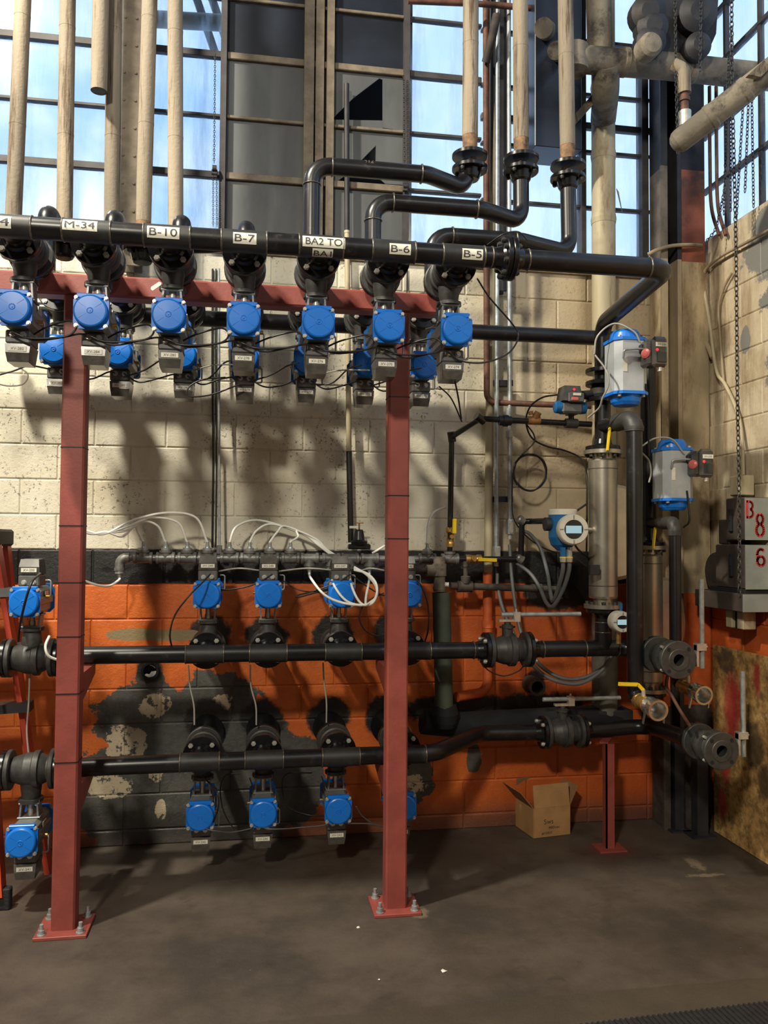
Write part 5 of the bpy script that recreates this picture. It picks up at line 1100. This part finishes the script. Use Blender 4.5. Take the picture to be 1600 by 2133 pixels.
for zc in ((zt1+zm)/2, (zm+zb1)/2): part(MB().box((2.695, YF+.13, zc), (.02, .03, .13), .004).box((2.692, YF+.13, zc+.02), (.02, .018, .05), .003), 'switch_handle', 'void', et)
def sten(paths, cx_, cz_, w_, h_, sw):
    mb = MB()
    for pth in paths:
        q = [V((cx_+u*w_, YF-.0008, cz_+v*h_)) for u, v in pth]
        for a_, b3 in zip(q, q[1:]):
            e = (b3-a_).normalized()*sw*.18; mb.beam(a_-e, b3+e, .0012, sw, (0, 0, 1)) if abs((b3-a_).z) < abs((b3-a_).x) else mb.beam(a_-e, b3+e, sw, .0012, (0, 1, 0))
    part(mb, 'stencil', 'stencil_red', et)
def arcp(cu, cv, ru, rv, a0, a1, n=9): return [(cu+ru*math.cos(math.radians(a0+(a1-a0)*k/n)), cv+rv*math.sin(math.radians(a0+(a1-a0)*k/n))) for k in range(n+1)]
pB, p8, p6 = P(1562, 1061, YF), P(1583, 1093, YF), P(1585, 1161, YF)
sten([[(-.38, -.5), (-.38, .5)], [(-.38, .46)]+arcp(.0, .23, .38, .23, 90, -80), [(-.38, -.46)]+arcp(.0, -.23, .42, .23, -90, 80)], pB.x, pB.z, .045, .095, .013)
sten([arcp(0, .25, .38, .22, 100, 260), arcp(0, .25, .38, .22, 80, -80), arcp(0, -.24, .45, .26, 100, 260), arcp(0, -.24, .45, .26, 80, -80)], p8.x, p8.z, .05, .125, .015)
sten([arcp(0, -.2, .42, .26, 95, 265), arcp(0, -.2, .42, .26, 85, -85), [(-.42, -.2), (-.42, .15)]+arcp(0, .18, .42, .28, 180, 40)], p6.x, p6.z, .052, .10, .015)
z1, z0 = PX(1555, 1236, 2.66).z, PX(1555, 1277, 2.66).z
part(MB().bb((2.70, YF+.01, zb1-.03), (RX, YF+.36, zb1), .003), 'gap_plate', 'void', et)
wt = thing('wireway', 'long grey wiring trough under the stencilled switch boxes', 'trough', (2.76, 4.4, z0)); part(MB().bb((2.66, YF-.03, z0), (RX, YF+.46, z0+.10), .004), 'trough', 'panel_shaded', wt); part(MB().bb((2.66, YF-.034, z0+.002), (RX, YF-.03, z0+.098)), 'end_cover', 'panel_grey', wt)
for yy in (YF+.06, YF+.17): part(MB().bb((2.72, yy, z0-.105), (2.80, yy+.06, z0), .004), 'pipe_stub', 'cream_pipe', wt)
part(MB().bb((2.735, YF+.12, z0-.11), (2.79, YF+.16, z0)), 'pipe_stub', 'void', wt)
dc = V((RX-.09, YF+.40, 1.58)); solo(MB().lathe([(0, .115), (.03, .125), (.09, .125), (.10, .10)], dc, (1, .0, 0), 24).lathe([(-.004, .06), (0, .06)], dc, (1, 0, 0), 18), 'meter_drum', 'panel_shaded', 'dark round drum casing left of the stencilled switch boxes', 'drum')
jb = PX(1546, 1012, 2.76); solo(MB().box(jb, (.09, .10, .115), .005).box(jb+V((-.047, 0, 0)), (.004, .09, .105), .002), 'junction_box', 'cream_pipe', 'cream junction box above the stencilled switch boxes', 'junction box')
def rw(pts, r, m, label, name='wall_conduit'): return solo(MB().hose([PX(x, y, X_) for x, y, X_ in pts], r, 8), name, m, label, 'conduit', 'conduits on the right wall')
rw([(1464, 575, 2.82), (1468, 610, 2.82), (1478, 670, 2.82), (1492, 770, 2.82), (1510, 800, 2.82), (1533, 850, 2.82), (1545, 900, 2.82), (1548, 990, 2.78)], .011, 'cream_pipe', 'cream conduit bending down the right wall to the junction box')
rw([(1525, 568, 2.83), (1508, 600, 2.83), (1497, 640, 2.83), (1500, 700, 2.83), (1508, 800, 2.83)], .008, 'tan_steel', 'thin brown conduit curving down the right wall')
rw([(1610, 475, 2.82), (1555, 505, 2.82), (1500, 535, 2.82), (1472, 560, 2.82), (1465, 580, 2.82)], .010, 'tan_steel', 'brown conduit running along the top of the right wall')
rw([(1452, 680, 2.83), (1470, 712, 2.83), (1485, 745, 2.83)], .016, 'tan_steel', 'short dark conduit slanting down in the corner')
wall_c = solo(MB().hose([P(1350, 530, 4.70), P(1370, 520, 4.68), P(1400, 512, 4.68), P(1440, 510, 4.68), P(1462, 512, 4.7)], .012, 8), 'wall_conduit', 'tan_steel', 'brown conduit wrapping around the corner column', 'conduit', 'conduits on the right wall')
for px in (1478, 1492): solo(MB().hose([PX(px, 180, 2.83), PX(px+1, 330, 2.83), PX(px+4, 430, 2.83), PX(px+20, 490, 2.82)], .011, 8), 'wall_conduit', 'rust_pipe', 'rusty conduit in front of the corner window, '+('left' if px < 1480 else 'right')+' of two', 'conduit', 'conduits on the right wall')

# ------------------------------------------------------------------ chains
def chain(pts, label, pitch=.027, r=.0034, grp='hanging chains'):
    pts = spline(pts, 10); mb = MB(); acc = 0; k = 0
    for a, b_ in zip(pts, pts[1:]):
        L_ = (b_-a).length; d = (b_-a)/L_ if L_ else V((0, 0, 1))
        while acc < L_:
            c = a+d*acc; x, y, _ = frame(d); s = x if k % 2 else y; n_ = d.cross(s); vs = []; N, K = 8, 4
            for i in range(N):
                an = 2*math.pi*i/N; e = d*(pitch*.66*math.cos(an))+s*(pitch*.36*math.sin(an)); en = (d*math.cos(an)+s*math.sin(an))
                vs += [c+e+en*(r*math.cos(2*math.pi*j/K))+n_*(r*math.sin(2*math.pi*j/K)) for j in range(K)]
            mb.add(vs, [(i*K+j, ((i+1) % N)*K+j, ((i+1) % N)*K+(j+1) % K, i*K+(j+1) % K) for i in range(N) for j in range(K)], True)
            acc += pitch; k += 1
        acc -= L_
    return solo(mb, 'chain', 'chain', label, 'chain', grp)
chain([P(1524, -10, 4.0), P(1526, 200, 4.0), P(1533, 500, 4.0), P(1536, 800, 4.0), P(1540, 1045, 4.0), P(1541, 1245, 4.02)], 'long chain hanging down past the stencilled switch boxes')
for i, (x0, x1, y0, y1) in enumerate(((1518, 1508, 120, 450), (1523, 1522, 60, 440), (1560, 1552, 195, 400), (1566, 1570, 195, 430), (1548, 1534, 220, 455))):
    chain([P(x0, y0, 4.2), P((x0+x1)/2, (y0+y1)/2, 4.2), P(x1, y1, 4.2)], ['chain loop in front of the corner window, leftmost strand', 'chain loop in front of the corner window, second strand', 'right-hand chain loop in the corner window, left strand', 'right-hand chain loop in the corner window, right strand', 'slanting chain strand in the corner window'][i], .021, .0028)
chain([P(1406, -40, 4.1), P(1408, 130, 4.1), P(1410, 230, 4.1), P(1412, 320, 4.1)], 'chain in front of the small insulated valve pipe', .021, .0028); chain([P(1461, -40, 4.1), P(1459, 90, 4.1), P(1458, 150, 4.1)], 'short chain over the horizontal insulated pipe', .021, .0028)
chain([P(1474, 500, 4.5), P(1490, 478, 4.5), P(1500, 440, 4.5), P(1512, 380, 4.5)], 'slack chain end draped over the right wall top', .021, .0028)
chain([P(448, 110, 4.85), P(447, 230, 4.85), P(446, 340, 4.85)], 'thin window chain beside the dark panes', .014, .0018); chain([P(444, 365, 4.85), P(444, 470, 4.85)], 'window chain tail below its pulley, left strand', .013, .0015); chain([P(451, 365, 4.85), P(452, 470, 4.85)], 'window chain tail below its pulley, right strand', .013, .0015)
q = P(447, 352, 4.85); solo(MB().lathe([(-.012, .022), (.012, .022)], q, (1, 0, 0), 14).box(q+V((0, 0, -.02)), (.035, .02, .03), .003), 'chain_pulley', 'chain', 'small chain pulley on the left window bar', 'pulley')
chain([P(841, 160, 4.85), P(842, 280, 4.85), P(843, 385, 4.85)], 'thin window chain right of the broken panes', .014, .0018)
q = P(844, 388, 4.85); solo(MB().lathe([(-.012, .02), (.012, .02)], q, (1, 0, 0), 14).box(q+V((0, 0, -.018)), (.03, .02, .028), .003), 'chain_pulley', 'chain', 'small chain pulley right of the broken panes', 'pulley')

# ------------------------------------------------------------------ overhead lagged pipes, upper right
OY = 4.35
def lagged(pts, r, label, R=.1, m='insul_dirty', seams=()):
    t = thing('lagged_pipe', label, 'pipe', pts[-1], 'overhead lagged pipes'); part(MB().tube(pts, r, R, 22), 'lagging', m, t)
    for c, ax in seams: part(MB().lathe([(-.02, r*1.0), (-.012, r*1.07), (.012, r*1.07), (.02, r*1.0)], c, ax, 22), 'wrap_seam', m, t)
    return t
a, b_, c = P(1188, 122, OY), P(1390, 138, OY), P(1500, 152, OY)
t = lagged([a, b_, P(1640, 165, OY)], .075, 'horizontal lagged pipe crossing the upper right windows', 0, 'insul_dirty', [(P(1300, 130, OY), (1, 0, 0)), (P(1440, 145, OY), (1, 0, 0))])
part(MB().tube([P(1262, 135, OY), P(1262, 190, OY+.1), (2.16, 4.78, P(1262, 250, 4.78).z)], .078, .1, 22), 'branch', 'insul_dirty', t)
part(MB().cyl(P(1195, 100, OY), P(1195, 150, OY), .085, 20), 'end_wrap', 'insul_dirty', t)
d0, d1 = P(1418, 292, 3.95), P(1640, 120, 3.6)
t = lagged([d0, d1], .062, 'slanting lagged pipe in the upper right corner', 0, 'insul_dirty', [(d0.lerp(d1, .3), d1-d0), (d0.lerp(d1, .62), d1-d0)])
dd = (d0-d1).normalized(); part(MB().lathe([(0, .062), (.02, .058), (.04, .042), (.052, .02), (.054, 0)], d0, dd, 22), 'end_cap', 'insul_dirty', t)
part(MB().prism([P(1560, 155, 3.62), P(1592, 125, 3.6), P(1606, 140, 3.6), P(1585, 160, 3.62)], (.0, .03, 0)), 'torn_lagging', 'insul', t)
t = thing('lagged_valve', 'small lagged elbow and fittings dropping from the horizontal lagged pipe', 'pipe', P(1427, 262, 4.1))
part(MB().tube([P(1402, 135, 4.12), P(1424, 145, 4.1), P(1426, 195, 4.1)], .036, .04, 16), 'lagged_elbow', 'insul', t); part(MB().lathe([(0, .022), (.05, .022), (.05, .03), (.07, .03), (.07, .022), (.12, .024)], P(1426, 230, 4.1), (0, 0, 1), 14), 'fitting', 'rust_pipe', t); part(MB().lathe([(0, .032), (.08, .034)], P(1427, 262, 4.1), (0, 0, 1), 12), 'foil_wrap', 'steel', t)
t = thing('lagged_pipe', 'thick grimy vertical lagged pipe at the top edge above the tee', 'pipe', P(1247, 110, 4.6), 'overhead lagged pipes'); part(MB().cyl(P(1250, 120, 4.6), P(1240, -260, 4.6), .075, 22), 'lagging', 'insul_dirty', t)
# dark bundle of flanged pipes at the top edge
t = thing('pipe_bundle', 'dark cluster of flanged pipe ends at the top edge', 'pipe cluster', P(1400, 120, 4.2))
part(MB().hull([P(x, y, 4.3) for x, y in ((1350, -60), (1500, -60), (1492, 70), (1470, 120), (1360, 120), (1330, 60))]+[P(x, y, 4.6) for x, y in ((1360, -40), (1480, -40), (1470, 100), (1370, 100))]), 'casing', 'dark_steel', t)
for px, py, r in ((1352, 25, .10), (1360, 55, .09), (1357, 85, .085), (1455, 25, .11), (1455, 95, .075)): part(MB().lathe([(-.08, r), (.0, r), (.01, r*.85), (.03, r*.5)], P(px, py, 4.2), (-.15, -1, -.2), 22), 'flange_end', 'dark_steel', t)
part(MB().lathe([(-.08, .066), (.0, .066), (.02, .05), (.025, 0)], P(1357, 92, 4.12), (0, -1, -.1), 20), 'lagged_end', 'insul_dirty', t)
a = P(1108, 40, 4.62); b_ = P(1212, 312, 4.62)
solo(MB().bb((a.x+.02, 4.62, b_.z), (b_.x, 4.86, 6.6), .004), 'sheet_duct', 'dark_pane', 'dark sheet-metal duct behind the three insulated pipes', 'duct')
for px, py, r in ((1132, 58, .055), (1158, 105, .05)): solo(MB().tube([P(px, py, 4.42), P(px+8, py+6, 4.6)], r, 0, 20), 'pipe_end', 'insul_dirty', 'lagged pipe end poking out by the dark duct, '+('upper' if py < 80 else 'lower'), 'pipe', 'lagged pipe ends')
solo(MB().prism([P(1200, 235, 4.55), P(1262, 165, 4.55), P(1268, 182, 4.55), P(1204, 252, 4.55)], (0, .06, 0)), 'pipe_brace', 'insul_dirty', 'slanting brace under the horizontal lagged pipe', 'brace')
solo(MB().tube([P(850, 2, 4.7), P(1000, 8, 4.7), P(1200, 25, 4.7)], .018, 0, 12), 'ceiling_pipe', 'rust_pipe', 'rusty horizontal pipe along the top edge behind the insulated pipes', 'pipe')
solo(MB().tube([P(1035, 30, 4.66), P(1024, 85, 4.7), P(1012, 130, 4.76)], .026, .1, 14), 'pipe_bend', 'dirty_pipe', 'short dirty pipe bend at the top of the dark column', 'pipe')
# outside, seen through the left window
solo(MB().tube([P(270, -30, 6.2), P(286, 38, 6.2), P(470, 48, 6.2), P(640, 60, 6.2)], .06, .1, 14), 'outside_pipe', 'flex_grey', 'grey pipe outside the left window', 'pipe')
for px in (420, 452): solo(MB().beam(P(px-30, -60, 6.6), P(px+28, 110, 6.6), .06, .04, (0, 1, 0)), 'outside_brace', 'flex_grey', 'diagonal brace outside the left window, '+('left' if px < 430 else 'right')+' of two', 'brace', 'diagonal braces outside')
# hall lamp shades and small litter
for px, py, s in ((746, 1932, .014), (925, 2023, .018), (790, 2042, .009)):
    p_ = PF(px, py); solo(MB().hull([p_+V((s*math.cos(a_)*random.uniform(.5, 1), s*math.sin(a_)*random.uniform(.4, .8), random.choice((0, .004)))) for a_ in (0, 1, 2, 3, 4, 5)]+[p_+V((0, 0, .006))]), 'litter_scrap', 'housing_white', {746: 'small white scrap on the floor left of the right post', 925: 'pale chip on the floor in the foreground', 790: 'tiny white chip on the foreground floor'}[px], 'scrap', 'floor litter')
t_ = P(325, 596, 3.55); solo(MB().prism([t_+V(v) for v in ((-.022, 0, -.014), (-.014, 0, -.02), (.02, 0, .006), (.022, 0, .016), (.012, 0, .02), (-.02, 0, -.004))], (0, .002, 0)), 'paper_tag', 'label', 'small white paper tag hanging in front of the red beam', 'tag')
